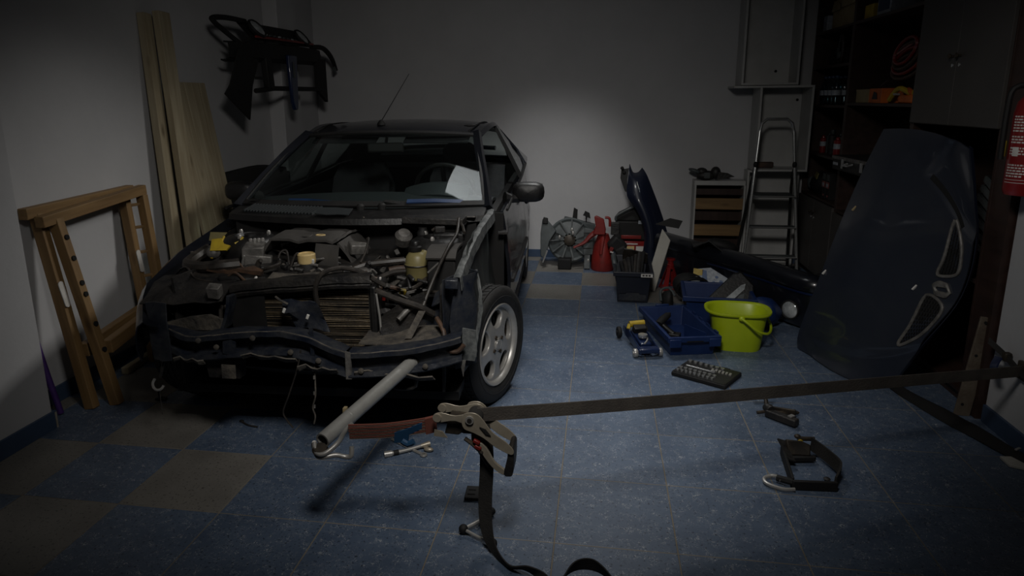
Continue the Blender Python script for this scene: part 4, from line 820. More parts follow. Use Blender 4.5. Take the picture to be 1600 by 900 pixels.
for k in range(3): MB().beam((.125, -.068, .19+.07*k), (.215, -.065, .19+.07*k), .008, .01).build('plate_rib', 'dark', FS)
MB().bx(-.10, .02, -.13, -.03, .0, .10).build('foot_block', 'matte', FS, bevel=.01)
MB().beam((.16, -.10, .01), (.16, -.05, .15), .05, .03).build('side_leg', 'plasg', FS)
for p in ((-.09, -.08, .29), (.02, -.08, .36), (.03, -.09, .33), (.17, -.09, .08)): MB().ball(p, (.012, .01, .02)).build('bright_stud', 'steel', FS)
MB().beam((-.24, -.11, .06), (-.20, -.10, .17), .02, .012).build('bright_strip', 'steel', FS)
GB = thing('grey_trim_bar', 'long grey trim bar with black tabs lying behind the grey shroud', 'car part', (-.2, 6.28, 0))
MB().beam((-.12, 0, .40), (.17, 0, .33), .07, .06).build('bar', 'plasg', GB, bevel=.008); MB().beam((.14, 0, .0), (.15, 0, .32), .04, .04).build('bar_leg', 'plasg', GB); MB().beam((-.09, 0, .0), (-.10, 0, .37), .04, .04).build('bar_leg', 'plasg', GB)
MB().prism([(-.02, 0), (.025, 0), (.03, .10), (-.005, .12)], (-.02, -.03, .40), (1, 0, 0), (0, 0, 1), .02).build('black_tab', 'matte', GB)
MB().prism([(0, 0), (.07, -.03), (.06, .02), (.02, .04)], (.06, -.03, .45), (1, 0, 0), (0, 0, 1), .02).build('loose_tab', 'matte', GB); MB().beam((.09, -.02, .38), (.09, -.02, .45), .012, .012).build('tab_pin', 'matte', GB)
RC = thing('fuel_can', 'red plastic jug with spout and handle at the back wall beside the grey shroud', 'jug', (.03, 5.98, 0))
MB().lathe([(.02, 0), (.10, .003), (.105, .02), (.10, .12), (.082, .22), (.055, .30), (.045, .33)], (0.02, 0, 0), n=28).build('body', 'red', RC)
MB().prism([(-.06, 0), (.05, .0), (.055, .05), (.035, .14), (-.03, .17), (-.05, .16), (-.035, .08)], (-.015, -.035, .33), (1, 0, 0), (0, .05, 1), .045).build('head', 'red', RC, bevel=.008)
MB().tube([(-.03, -.03, .36), (-.10, -.06, .31), (-.15, -.09, .26), (-.24, -.12, .22)], [.03, .022, .016, .010], 8, sub=4).build('spout', 'red', RC)
MB().tube([(.02, -.02, .34), (.01, -.07, .26), (.0, -.10, .16)], [.025, .02, .015], 8, sub=3).build('handle', 'red', RC)
MB().lathe([(.030, 0), (.030, .004), (.001, .005)], (-.012, -.062, .43), (pi/2, 0, 0), n=20, sy=1.3).build('gauge', 'white', RC)
MB().tube([(.03, -.02, .48), (.07, -.02, .47), (.075, -.02, .40)], .012, 8, sub=3).build('trigger', 'red', RC)
BT = thing('black_power_tool', 'black power tool with red switch slumped against the red jug', 'power tool', (.17, 5.85, 0))
MB().box((0, 0, .26), (.14, .12, .12), (0, .7, .1)).box((.07, -.02, .15), (.10, .10, .22), (0, -.5, 0)).build('body', 'matte', BT, bevel=.02)
MB().box((-.05, -.065, .23), (.03, .012, .04), (0, .4, 0)).build('red_switch', 'red', BT, bevel=.003); MB().box((-.045, -.067, .205), (.03, .012, .012), (0, .4, 0)).build('white_mark', 'white', BT)
MB().box((-.02, .02, .40), (.075, .05, .11)).build('battery_pack', 'dark', BT, bevel=.006); MB().box((0, .01, .32), (.04, .04, .07)).build('pack_neck', 'matte', BT)
MB().tube([(.10, -.04, .12), (.16, -.07, .07), (.22, -.05, .05)], .02, 8, sub=4).build('tool_hose', 'plasg', BT)
TX = thing('toolbox', 'black toolbox with raised sloping lid standing at the back wall behind the blue fender', 'toolbox', (.29, 6.2, 0))
MB().bx(-.13, .15, -.09, .13, .245, .42).build('body', 'matte', TX, bevel=.012)
MB().prism([(-.13, .0), (.15, .0), (.15, .17), (.02, .135), (-.10, .075), (-.13, .04)], (0, -.06, .42), (1, 0, 0), (0, .1, 1), -.14).build('lid', 'matte', TX, bevel=.01)
MB().tube([(-.13, -.095, .43), (-.12, -.095, .475), (.02, -.095, .555), (.15, -.09, .60)], .012, 6, sub=4).build('lid_edge', 'plasg', TX)
MB().bx(-.08, .10, -.105, -.09, .262, .295).build('handle', 'red', TX, bevel=.004); MB().bx(.07, .12, -.094, -.09, .40, .43).build('sticker', 'label', TX)
MB().ball((-.145, -.07, .37), (.015, .01, .008)).build('latch', 'red', TX)
RB = thing('red_box', 'red carton with a white printed label under the black toolbox', 'box', (.30, 6.2, 0))
MB().bx(-.13, .14, -.12, .12, .0, .24).build('carton', 'redm', RB, bevel=.004); MB().bx(-.10, .03, -.123, -.12, .12, .20).build('picture_label', 'cream', RB); MB().bx(.045, .12, -.123, -.12, .15, .20).build('label', 'white', RB); MB().bx(-.06, .06, -.124, -.12, .215, .225).build('title_strip', 'white', RB)
pl = MB()
for k in range(7): MB().box((-.085+.018*k, -.1245, .15+.012*(k % 3)), (.012, .002, .016)).build('print', 'red' if k % 3 == 0 else 'label', RB)
# upright blue fender
FN = [[(.27, 6.20, .93), (.30, 6.19, .86), (.345, 6.19, .86), (.38, 6.20, .90)],
      [(.255, 6.12, .80), (.30, 6.08, .80), (.36, 6.08, .80), (.42, 6.14, .84)],
      [(.25, 6.06, .66), (.32, 6.0, .66), (.39, 6.01, .66), (.48, 6.10, .70)],
      [(.345, 6.02, .52), (.385, 5.97, .52), (.44, 5.98, .52), (.54, 6.08, .55)],
      [(.405, 6.0, .36), (.43, 5.96, .36), (.48, 5.96, .36), (.60, 6.06, .38)],
      [(.405, 5.99, .20), (.44, 5.95, .20), (.50, 5.95, .20), (.65, 6.05, .22)],
      [(.37, 5.99, .02), (.43, 5.96, .01), (.52, 5.96, .01), (.70, 6.05, .02)]]
def surf(net, nu, nv):
    rows = [crs(r, nv) for r in net]; cols = list(zip(*rows)); cols = [crs(list(c), nu) for c in cols]; return [list(r) for r in zip(*cols)]
FD = thing('blue_fender', 'dark blue front fender standing upright against the back wall', 'car panel', (.45, 6.05, 0))
ofs = V((.45, 6.05, 0))
MB().sheet([[p-ofs for p in r] for r in surf([[V(p) for p in r] for r in FN], 5, 5)], .006).build('panel', 'blue', FD, smooth=50)
MB().tube([V(p)-ofs+V((0, -.012, 0)) for p in ((.335, 6.07, .79), (.385, 6.0, .62), (.44, 5.975, .50), (.475, 5.955, .36), (.485, 5.95, .22))], .008, 6, sub=4).build('crease', 'blue', FD)
MB().sheet([[V(p)-ofs for p in r] for r in ([(.26, 6.17, .90), (.225, 6.16, .89), (.20, 6.17, .90)], [(.25, 6.12, .80), (.215, 6.12, .80), (.19, 6.12, .81)], [(.245, 6.08, .70), (.235, 6.08, .69), (.225, 6.08, .70)])], .006).crumple(.008, 20, 2).build('inner_flange', 'matte', FD)
for k, z in enumerate((.90, .86)): MB().lathe([(.014, 0), (.016, .02), (.008, .03)], V((.20+.02*k, 6.15, z))-ofs, (pi/2, 0, 0), n=10).build('flange_clip', 'matte', FD)
# dark blue crate with odds and ends
def crate(name, label, loc, rz, w, d, h, mt, rim=.018, taper=.86, wall=.006, grp=None):
    """w along x, d along y, open top"""
    t = thing(name, label, 'crate', loc, rz, grp); b = MB()
    def ring(sx, sy, z): return [(-sx, -sy, z), (sx, -sy, z), (sx, sy, z), (-sx, sy, z)]
    W, D = w/2, d/2; tw = W*taper; td = D*taper
    V_ = ring(tw, td, 0)+ring(W, D, h)+ring(W-wall, D-wall, h)+ring(tw-wall, td-wall, wall)
    F_ = [(3, 2, 1, 0), (12, 13, 14, 15)]
    for a in range(3):
        for k in range(4): l = (k+1) % 4; F_.append((a*4+k, a*4+l, a*4+4+l, a*4+4+k))
    b.add(V_, F_).build('body', mt, t, bevel=.003, smooth=0)
    rm = MB()
    V_ = ring(W+rim, D+rim, h+.003)+ring(W+rim, D+rim, h-.03)+ring(W+.001, D+.001, h-.03)+ring(W-.003, D-.003, h+.003)
    F_ = []
    for a in range(4):
        for k in range(4): l = (k+1) % 4; b2 = (a+1) % 4; F_.append((a*4+k, a*4+l, b2*4+l, b2*4+k))
    rm.add(V_, F_).build('rim', mt, t, bevel=.003, smooth=0)
    return t
DC = crate('crate', 'dark blue-black plastic crate with a small white sticker and tools inside', (.275, 5.22, 0), radians(-1), .26, .56, .245, 'crated')
MB().bx(.055, .14, -.302, -.298, .215, .24).build('sticker', 'white', DC)
MB().prism([(-.10, .0), (.10, .0), (.10, .05), (.055, .05), (.045, .062), (-.045, .062), (-.055, .05), (-.10, .05)], (0, -.252, .02), (1, 0, 0), (0, -.08, 1), .006).build('label_holder', 'navy', DC)
for k in range(3): MB().bx(.065+.022*k, .08+.022*k, -.3025, -.302, .222, .234).build('sticker_print', 'dark', DC)
tl = thing('hand_tools', 'tangle of dark hoses and tools heaped in the dark blue-black crate', 'tools', (.27, 5.25, .01))
for k in range(7): MB().tube([(-.09+.03*k, -.12+.03*k, .02+.02*k), (-.05+.02*k, 0, .10+.02*(k % 3)), (-.08+.03*k, .16, .20+.015*k)], .014+.003*(k % 3), 8, sub=4).build('tool', ('matte', 'hose', 'dark')[k % 3], tl)
MB().tube([(-.12, .20, .2), (-.14, .10, .27), (-.135, -.04, .24), (-.10, -.10, .10)], .02, 8, sub=4).build('thick_hose', 'plasg', tl)
MB().sheet([[(-.05+.05*j, .22-.02*i, .22+.03*i-.01*j) for j in range(5)] for i in range(4)], .01).crumple(.03, 8, 3).build('rag', 'hose', tl)
tag(MB().prism([(-.05, 0), (.04, .0), (.085, .42), (.0, .50)], (0, 0, 0), (1, 0, 0), (0, 0, 1), .012).build('panel', 'plat', bevel=.002, smooth=0, loc=(.43, 5.33, .002), rot=(radians(-14), radians(3), radians(-30))), 'pale flat board leaning behind the dark crate and red axle stand', 'board')
# red axle stand
JS = thing('axle_stand', 'red steel axle stand beside the pale leaning board', 'axle stand', (.585, 5.40, 0), radians(15))
for k in range(4):
    a = pi/4+pi/2*k; MB().sheet([[(.085*cos(a)*(1-.72*t)+.025*sin(a)*q*(1-.5*t), .085*sin(a)*(1-.72*t)-.025*cos(a)*q*(1-.5*t), .19*t) for q in (-1, 0, 1)] for t in (0, .15, .5, 1)], .004).build('leg', 'redm', JS)
MB().lathe([(.028, .17), (.028, .205), (.022, .21), (.022, .235), (.035, .24), (.035, .252), (.001, .252)], n=16).build('column', 'redm', JS)
MB().tube([V((.09*cos(pi/4+pi/2*k), .09*sin(pi/4+pi/2*k), .012)) for k in range(4)], .006, 6, closed=True).build('foot_ring', 'redm', JS)
# small white slatted pallet box and part on it
PB = thing('slatted_box', 'white-sided wooden slat box standing at the back wall behind the ladder', 'wooden box', (1.07, 6.3, 0))
MB().bx(-.22, -.205, -.08, .10, 0, .74).build('side_board', 'wboard', PB); MB().bx(.205, .22, -.08, .10, 0, .74).build('side_board', 'wboard', PB); MB().bx(-.205, .205, .085, .10, 0, .74).build('back_board', 'dwood', PB); MB().bx(-.22, .22, -.06, .10, .74, .78).build('top_board', 'wboard', PB); MB().bx(-.205, .205, -.075, .085, 0, .10).build('base_board', 'wboard', PB)
for k, (z, h, mt) in enumerate(((.68, .055, 'dwood'), (.575, .10, 'wood'), (.46, .08, 'dwood'), (.335, .10, 'wood'), (.20, .10, 'dwood'))):
    q = wpart('slat', (.865, 6.225+.03*(mt == 'dwood'), z), (1.275, 6.225+.03*(mt == 'dwood'), z), h, .016, mt, up=(0, 1, 0), par=PB, off=(1.07, 6.3, 0), bev=.002)
TP = thing('plastic_bracket', 'dark grey moulded plastic bracket resting on top of the slatted box', 'car part', (.97, 6.27, .78))
MB().ball((-.02, 0, .045), (.09, .05, .045)).ball((.06, 0, .07), (.045, .045, .055)).ball((-.06, .0, .08), (.05, .04, .035)).build('body', 'dark', TP)
MB().ball((-.12, 0, .085), (.06, .04, .02), (0, .3, 0)).build('ear', 'plasg', TP); MB().prism([(0, 0), (.16, .03), (.10, .06), (.02, .07)], (.06, -.02, .01), (1, 0, 0), (0, 0, 1), .03).build('wing', 'dark', TP); MB().box((-.02, -.05, .05), (.05, .01, .05)).build('label_plate', 'plasg', TP)
# ------------------------------------------------------------------ front bumper lying on the floor, lamps, crates, bucket
BP = thing('floor_bumper', 'dark navy front bumper with round fog lamp lying behind the lime bucket', 'bumper', (1.05, 5.0, 0))
path = crs([(.52, 5.72, 0), (.72, 5.42, 0), (.95, 5.12, 0), (1.16, 4.80, 0), (1.30, 4.55, 0), (1.40, 4.44, 0), (1.50, 4.50, 0), (1.56, 4.62, 0)], 6)
prof = [(.10, .335), (.03, .36), (-.03, .345), (-.05, .31), (-.045, .275), (-.03, .27), (-.04, .20), (-.035, .12), (.0, .03), (.05, .005)]
def sweep2(path, prof, off, zs=lambda t: 1.0):
    G = []
    for i, p in enumerate(path):
        a = path[max(i-1, 0)]; b = path[min(i+1, len(path)-1)]; t = (b-a).normalized(); n = V((-t.y, t.x, 0))
        G.append([p+n*d+V((0, 0, z*zs(i/len(path))))-off for d, z in prof])
    return G
MB().sheet(sweep2(path, prof, V((1.05, 5, 0)), lambda t: 1.12-.12*t), .008).build('shell', 'paint', BP, smooth=50)
MB().sheet(sweep2(path[10:], [(-.052, .275), (-.05, .268), (-.046, .262)], V((1.05, 5, 0))), .004).build('trim_line', 'jackb', BP)
fl = MB().lathe([(.062, -.02), (.066, .004), (.06, .008), (.055, .0), (.001, -.01)], (.215, -.51, .135), frame3((0, 0, 1), (-.75, -.64, .15)).to_3x3(), n=28).build('fog_lamp', 'matte', BP)
MB().lathe([(.056, .0), (.045, .01), (.001, .014)], (.215, -.51, .135), frame3((0, 0, 1), (-.75, -.64, .15)).to_3x3(), n=24).build('fog_lens', 'lens', fl)
UT = thing('splash_guard', 'black crumpled plastic splash guard lying over the floor bumper below the ladder', 'car part', (.98, 5.2, .30))
MB().sheet([[(-.26+.10*i, .02*sin(i)-.05*j, .12+.04*sin(1.3*i)-.035*i+.02*j*sin(i)) for i in range(7)] for j in range(-2, 3)], .008).crumple(.03, 5, 4).build('sheet', 'black', UT)
MB().ball((-.03, .06, .10), (.12, .07, .045), (0, .25, 0)).build('bulge', 'matte', UT)
MB().prism([(-.10, 0), (.09, -.03), (.12, .03), (.02, .05)], (-.42, .35, .20), (1, 0, 0), (0, .3, 1), .01).build('fin', 'matte', UT)
MB().prism([(0, 0), (.16, -.05), (.13, .03), (.05, .06)], (.16, -.16, -.06), (1, 0, 0), (0, .3, 1), .012).build('tongue', 'black', UT)
LB = thing('printed_carton', 'white and blue printed cardboard sheet propped under the floor bumper', 'carton', (.885, 4.985, 0))
MB().prism([(-.16, .02), (.17, .02), (.14, .16), (-.04, .26), (-.16, .24)], (0, 0, 0), (1, -.25, 0), (0, .35, 1), .01).build('sheet', 'label', LB)
MB().prism([(-.165, .20), (-.10, .205), (-.09, .245), (-.16, .25)], (0, -.012, 0), (1, -.25, 0), (0, .35, 1), .004).build('yellow_corner', 'yellow', LB); MB().prism([(-.10, .10), (-.06, .10), (-.07, .24), (-.10, .245)], (0, -.012, 0), (1, -.25, 0), (0, .35, 1), .004).build('blue_band', 'cyan', LB)
for k, (a, b, r) in enumerate(((.02, .12, .022), (.06, .14, .012), (.03, .17, .013), (.07, .10, .012), (-.02, .16, .012), (.10, .12, .010), (.0, .20, .012), (-.03, .10, .01))):
    MB().prism([(a+r*cos(q*pi/5), b+r*.8*sin(q*pi/5)) for q in range(10)], (0, -.013, 0), (1, -.25, 0), (0, .35, 1), .003).build('printed_dot', 'cyan', LB)
HL = thing('headlamp', 'clear-lens headlamp unit with a bright reflector lying behind the tall blue crate', 'headlamp', (.69, 5.03, 0), .2)
MB().ball((0, 0, .13), (.13, .10, .10), (0, .3, 0)).build('housing', 'matte', HL); MB().prism([(-.07, -.04), (.08, -.05), (.03, .08), (-.04, .07)], (0, -.09, .14), (1, .1, 0), (0, .35, 1), .03).build('reflector', 'lens', HL, bevel=.012)
MB().tube([V((.115*cos(a), -.085-.03*sin(a), .135+.085*sin(a))) for a in [2*pi*k/24 for k in range(24)]], .012, 6, closed=True).build('bezel', 'black', HL); MB().beam((-.03, -.13, .12), (.02, -.12, .19), .012, .01).build('divider', 'matte', HL)
TC = crate('crate', 'tall blue plastic crate behind the lime bucket, holding a headlamp housing', (.83, 4.68, 0), radians(-4), .44, .38, .20, 'crateb')
MB().bx(-.235, -.234, -.13, -.09, .14, .185).build('sticker', 'label', TC)
HL2 = thing('lamp_housing', 'black headlamp housing with a silver edge sticking out of the tall blue crate', 'headlamp', (.94, 4.68, .10), 0)
MB().prism([(-.22, .02), (-.10, .01), (.13, .0), (.14, .16), (.06, .27), (.0, .25)], (0, -.06, 0), (1, 0, 0), (0, .5, .85), -.10).crumple(.01, 6, 2).build('housing', 'black', HL2, bevel=.015)
MB().prism([(-.09, .03), (-.03, .03), (.07, .13), (.08, .17), (.05, .16)], (0, -.063, 0), (1, 0, 0), (0, .5, .85), .006).build('silver_edge', 'lens', HL2); MB().prism([(.0, .04), (.06, .04), (.07, .10), (.04, .09)], (0, -.063, 0), (1, 0, 0), (0, .5, .85), .005).build('inner_lens', 'plasg', HL2); MB().beam((.085, -.02, .05), (.085, .02, .13), .006, .006).build('clip', 'steel', HL2)
SB = thing('boot', 'worn dark boot or glove lying beside the tall blue crate', 'boot', (.51, 4.70, 0), .3)
MB().ball((0, 0, .04), (.05, .11, .04)).ball((.02, .06, .09), (.045, .05, .075)).crumple(.02, 9, 3).build('upper', 'matte', SB); MB().ball((-.03, -.05, .07), (.02, .03, .02)).build('buckle', 'bronze', SB); MB().tube([(-.05, .02, .10), (-.03, .08, .16), (.04, .10, .17), (.07, .06, .12)], .01, 6, sub=4).build('strap', 'plasg', SB)
BL = thing('blue_bag', 'crumpled blue plastic bag between the tall crate and the floor bumper', 'bag', (1.12, 4.52, 0))
MB().ball((0, 0, .10), (.10, .09, .11)).crumple(.04, 8, 5).build('sack', 'crateb', BL)
SH = crate('crate', 'shallow blue plastic crate holding a cordless drill, in front of the lime bucket', (.515, 4.20, 0), radians(13), .29, .60, .125, 'crateb', .016, .90)
for k, x in enumerate((-.12, .12)): MB().box((x, -.318, .092), (.07, .012, .05)).build('corner_block', 'crateb', SH, bevel=.003)
for k, y in enumerate((-.25, -.12, .0, .12, .25)): MB().box((.152, y, .135), (.01, .05, .012)).build('notch_rib', 'crateb', SH)
MB().bx(-.045, .045, .30, .318, .125, .14).build('grip', 'crateb', SH, bevel=.004); MB().bx(-.05, .05, -.3195, -.316, .098, .104).build('slot', 'slot', SH); MB().beam((.11, -.20, .06), (.05, .0, .05), .006, .10).build('divider', 'crateb', SH)
DR = thing('cordless_drill', 'black cordless drill lying in the shallow blue crate', 'drill', (.44, 4.27, .012), .3); DR.scale = (.78, .78, .62)
MB().tube([(-.06, -.03, .12), (.0, .02, .15), (.06, .07, .17)], [.032, .036, .03], 12).build('motor_body', 'matte', DR); MB().tube([(-.03, -.01, .12), (.02, -.06, .06), (.04, -.10, .03)], [.026, .022, .03], 10).build('handle', 'black', DR); MB().box((.05, -.11, .025), (.09, .08, .045), (0, 0, -.6)).build('battery', 'black', DR, bevel=.006); MB().tube([(.06, .07, .17), (.085, .09, .18)], [.02, .012], 10).build('chuck', 'dark', DR)
for k, (x, y, c, mt) in enumerate(((.55, 4.08, 'blue', 'bluew'), (.60, 4.16, 'grey', 'plasg'), (.57, 4.20, 'yellow', 'cream'))):
    t = thing('screwdriver', ('small %s-handled screwdriver lying in the shallow blue crate' % c), 'screwdriver', (x, y, .02), .4*k-.5)
    MB().lathe([(.008, 0), (.012, .01), (.011, .05), (.006, .06)], (0, 0, .012), (0, pi/2, 0), n=10).build('handle', mt, t); MB().cyl((.06, 0, .012), (.11, 0, .012), .003, 6).build('blade', 'steel', t)
# lime bucket
LK = thing('bucket', 'lime green oval plastic bucket with pouring lip and bail handle', 'bucket', (.865, 4.12, 0), radians(-3))
def oval(rx, ry, z, n=40, p=.62):
    o = []
    for k in range(n):
        a = 2*pi*k/n; c, s_ = cos(a), sin(a); x = abs(c)**p*(1 if c > 0 else -1); y = abs(s_)**.75*(1 if s_ > 0 else -1)
        if c < -.3: x *= 1.0+.10*(-c-.3)*(z > .2)
        o.append((x*rx, y*ry, z))
    return o
rows = [oval(.125, .09, .004), oval(.135, .10, .0), oval(.14, .105, .02), oval(.152, .118, .12), oval(.165, .130, .222), oval(.172, .137, .226), oval(.186, .150, .232), oval(.190, .153, .242), oval(.188, .151, .249), oval(.176, .14, .248), oval(.165, .131, .238), oval(.15, .115, .12), oval(.135, .10, .012), oval(.06, .05, .010)]
b = MB().sheet([list(c)+[c[0]] if False else list(c) for c in zip(*rows)], 0, closed_u=True)
n_ = 40; k_ = len(rows); b.f.append(tuple(i*k_ for i in range(n_))); b.f.append(tuple(i*k_+k_-1 for i in range(n_-1, -1, -1)))
b.build('body', 'lime', LK, smooth=50)
MB().tube([(.0, -.158, .228), (.04, -.168, .20), (.09, -.165, .16), (.15, -.13, .135), (.185, -.05, .13), (.195, .03, .15), (.17, .11, .19), (.13, .14, .22)], .008, 8, sub=5).build('handle', 'lime', LK)
MB().ball((.0, -.150, .226), (.018, .012, .016)).build('handle_lug', 'lime', LK); MB().ball((.12, .135, .222), (.018, .012, .016)).build('handle_lug', 'lime', LK)
# trolley jack
TJ = thing('trolley_jack', 'small blue trolley jack with a yellow-and-chrome saddle beside the shallow crate', 'trolley jack', (.275, 4.02, 0), radians(14))
for s in (1, -1):
    MB().prism([(-.19, .025), (-.16, .02), (.14, .035), (.20, .05), (.19, .085), (.10, .095), (-.05, .075), (-.19, .06)], (s*.055, 0, 0), (0, 1, 0), (0, 0, 1), .008).build('side_plate', 'jackb', TJ, bevel=.003)
    MB().lathe([(.024, -.012), (.027, -.008), (.027, .008), (.024, .012), (.01, .012), (.01, .016)], (s*.075, -.155, .027), (0, s*pi/2, 0), n=18).build('front_wheel', 'steel', TJ)
    MB().lathe([(.033, -.012), (.036, -.008), (.036, .008), (.033, .012), (.012, .012), (.012, .018)], (s*.085, .17, .045), (0, s*pi/2, 0), n=20).build('rear_castor', 'matte', TJ)
MB().box((0, -.16, .045), (.13, .06, .03)).build('nose', 'jackb', TJ, bevel=.008); MB().box((0, -.01, .06), (.07, .22, .04), (.08, 0, 0)).build('lift_arm', 'jackb', TJ, bevel=.008)
MB().tube([(-.045, .085, .125), (.05, .085, .13)], .02, 12).build('yellow_grip', 'yellow', TJ); MB().tube([(-.045, .085, .125), (-.055, .07, .10)], .012, 8).build('grip_end', 'yellow', TJ); MB().box((.01, .05, .10), (.08, .05, .05), (.3, 0, 0)).build('pump_block', 'black', TJ, bevel=.006)
MB().lathe([(.025, 0), (.03, .01), (.028, .02), (.001, .02)], (.0, -.05, .085), n=16).build('saddle', 'chrome', TJ); MB().tube([(.03, -.02, .085), (.02, -.08, .08), (-.01, -.12, .07)], .006, 6, sub=3).build('return_spring', 'steel', TJ)
# socket set case
SK = thing('socket_set', 'open black socket set case with rows of chrome sockets on the floor', 'socket set', (.615, 3.62, 0), radians(-32))
MB().bx(-.155, .155, -.115, .115, 0, .025).build('tray', 'matte', SK, bevel=.006); MB().bx(-.15, .15, -.11, .11, .025, .027).build('insert', 'black', SK)
MB().bx(.03, .08, .115, .145, .004, .018).build('latch', 'matte', SK, bevel=.003)
for r, (y, n, rad) in enumerate(((-.085, 9, .008), (-.045, 8, .010), (.075, 7, .011))):
    for k in range(n): MB().lathe([(rad*.95, 0), (rad, .002), (rad, .012), (rad*.6, .012), (rad*.55, .006), (.001, .006)], (-.13+.026*k*(9/n)*.95, y, .026), n=10).build('socket', 'chrome', SK)
MB().tube([(-.12, .0, .032), (.02, .0, .032), (.05, .0, .034)], [.006, .006, .012], 8).build('ratchet', 'chrome', SK)
for k in range(6): MB().box((.02+.02*k, .035, .03), (.012, .03, .006), (0, 0, .2)).build('bit', 'steel', SK)
# ------------------------------------------------------------------ step ladder
LD = thing('step_ladder', 'chrome tubular step ladder with dark treads standing before the white shelves', 'ladder', (1.46, 6.0, 0))
Pf = lambda x, z: V((x, 5.86+.16*z/1.31, z))-V((1.46, 6.0, 0))
def lx(s, z): return 1.46+s*(.225-.095*z/1.31)
top = [Pf(lx(-1, 0), 0), Pf(lx(-1, .6), .6), Pf(lx(-1, 1.22), 1.22), Pf(lx(-1, 1.30)+.01, 1.29), Pf(lx(-1, 1.31)+.05, 1.325), Pf(lx(1, 1.31)-.05, 1.325), Pf(lx(1, 1.30)-.01, 1.29), Pf(lx(1, 1.22), 1.22), Pf(lx(1, .6), .6), Pf(lx(1, 0), 0)]
MB().tube(top, .013, 10).build('front_frame', 'chrome', LD)
for s in (1, -1):
    MB().tube([Pf(lx(s, .9), .93)+V((0, .01, 0)), Pf(lx(s, .9), .88)+V((0, .05, 0)), Pf(lx(s, .8), .75)+V((0, .11, 0)), (s*.23, .20, .01)], .012, 10).build('rear_leg', 'matte', LD)
    MB().lathe([(.018, 0), (.02, .03), (.014, .035)], Pf(lx(s, 0), 0), n=12).build('rubber_foot', 'matte', LD)
    MB().ball(Pf(lx(s, .95), .95), (.018, .022, .03)).build('hinge', 'matte', LD)
for k, z in enumerate((.19, .44, .70)):
    y = -.01-.14+.16*z/1.31; w_ = lx(1, z)-lx(-1, z)-.02; d_ = .085 if k < 2 else .23; off = 0 if k < 2 else .06
    MB().bx(-w_/2, w_/2, y-.035+off-d_/2+.04, y-.035+off+d_/2+.04, z-.016, z).build('tread' if k < 2 else 'platform', 'plasg', LD, bevel=.003)
    MB().tube([(-w_/2, y-.035+off-d_/2+.036, z-.006), (w_/2, y-.035+off-d_/2+.036, z-.006)], .006, 6).build('tread_edge', 'chrome', LD)
MB().tube([(-.22, .19, .08), (.22, .19, .08)], .008, 6).build('rear_brace', 'matte', LD)
# ------------------------------------------------------------------ white shelves at the back wall
def white_unit(name, label, x0, x1, y0, z0, z1, divs=(), mids=()):
    t = thing(name, label, 'shelf', ((x0+x1)/2, 6.3, z0)); c = (x0+x1)/2; d = .018
    f = lambda nm, a, b, y_, yb, z_, zb: MB().bx(a-c, b-c, y_-6.3, yb-6.3, z_-z0, zb-z0).build(nm, 'wboard', t, bevel=.0015, smooth=0)
    f('side', x0, x0+d, y0, 6.40, z0, z1); f('side', x1-d, x1, y0, 6.40, z0, z1); f('top', x0+d, x1-d, y0, 6.40, z1-d, z1); f('bottom', x0+d, x1-d, y0, 6.40, z0, z0+d); f('back', x0+d, x1-d, 6.39, 6.40, z0+d, z1-d)
    for x in divs: f('divider', x-d/2, x+d/2, y0+.002, 6.39, z0+d, z1-d)
    for z in mids: f('shelf_board', x0+d, x1-d, y0+.002, 6.39, z-d/2, z+d/2)
    return t
u1 = white_unit('white_shelf', 'white open shelf box, uppermost of the stack in the back right corner', 1.17, 1.63, 6.13, 1.605, 2.42)
MB().cyl((.10, .088, .12), (.10, .085, .12), .012, 12).build('cable_hole', 'slot', u1)
u2 = white_unit('white_shelf', 'white shelf box with an overhanging top board, directly above the ladder platform', 1.325, 1.755, 6.10, .88, 1.60)
MB().bx(1.11-1.54, 1.325-1.54, 6.10-6.3, 6.40-6.3, .702, .72).build('top', 'wboard', u2, bevel=.0015, smooth=0)
MB().box((-.10, -.05, .045), (.14, .05, .05)).build('red_item', 'copper', u2, bevel=.01); MB().cyl((.16, .088, .60), (.16, .085, .60), .012, 12).build('cable_hole', 'slot', u2); None
white_unit('white_shelf', 'white shelf box on the floor behind the ladder legs', 1.30, 1.735, 6.24, 0, .875)
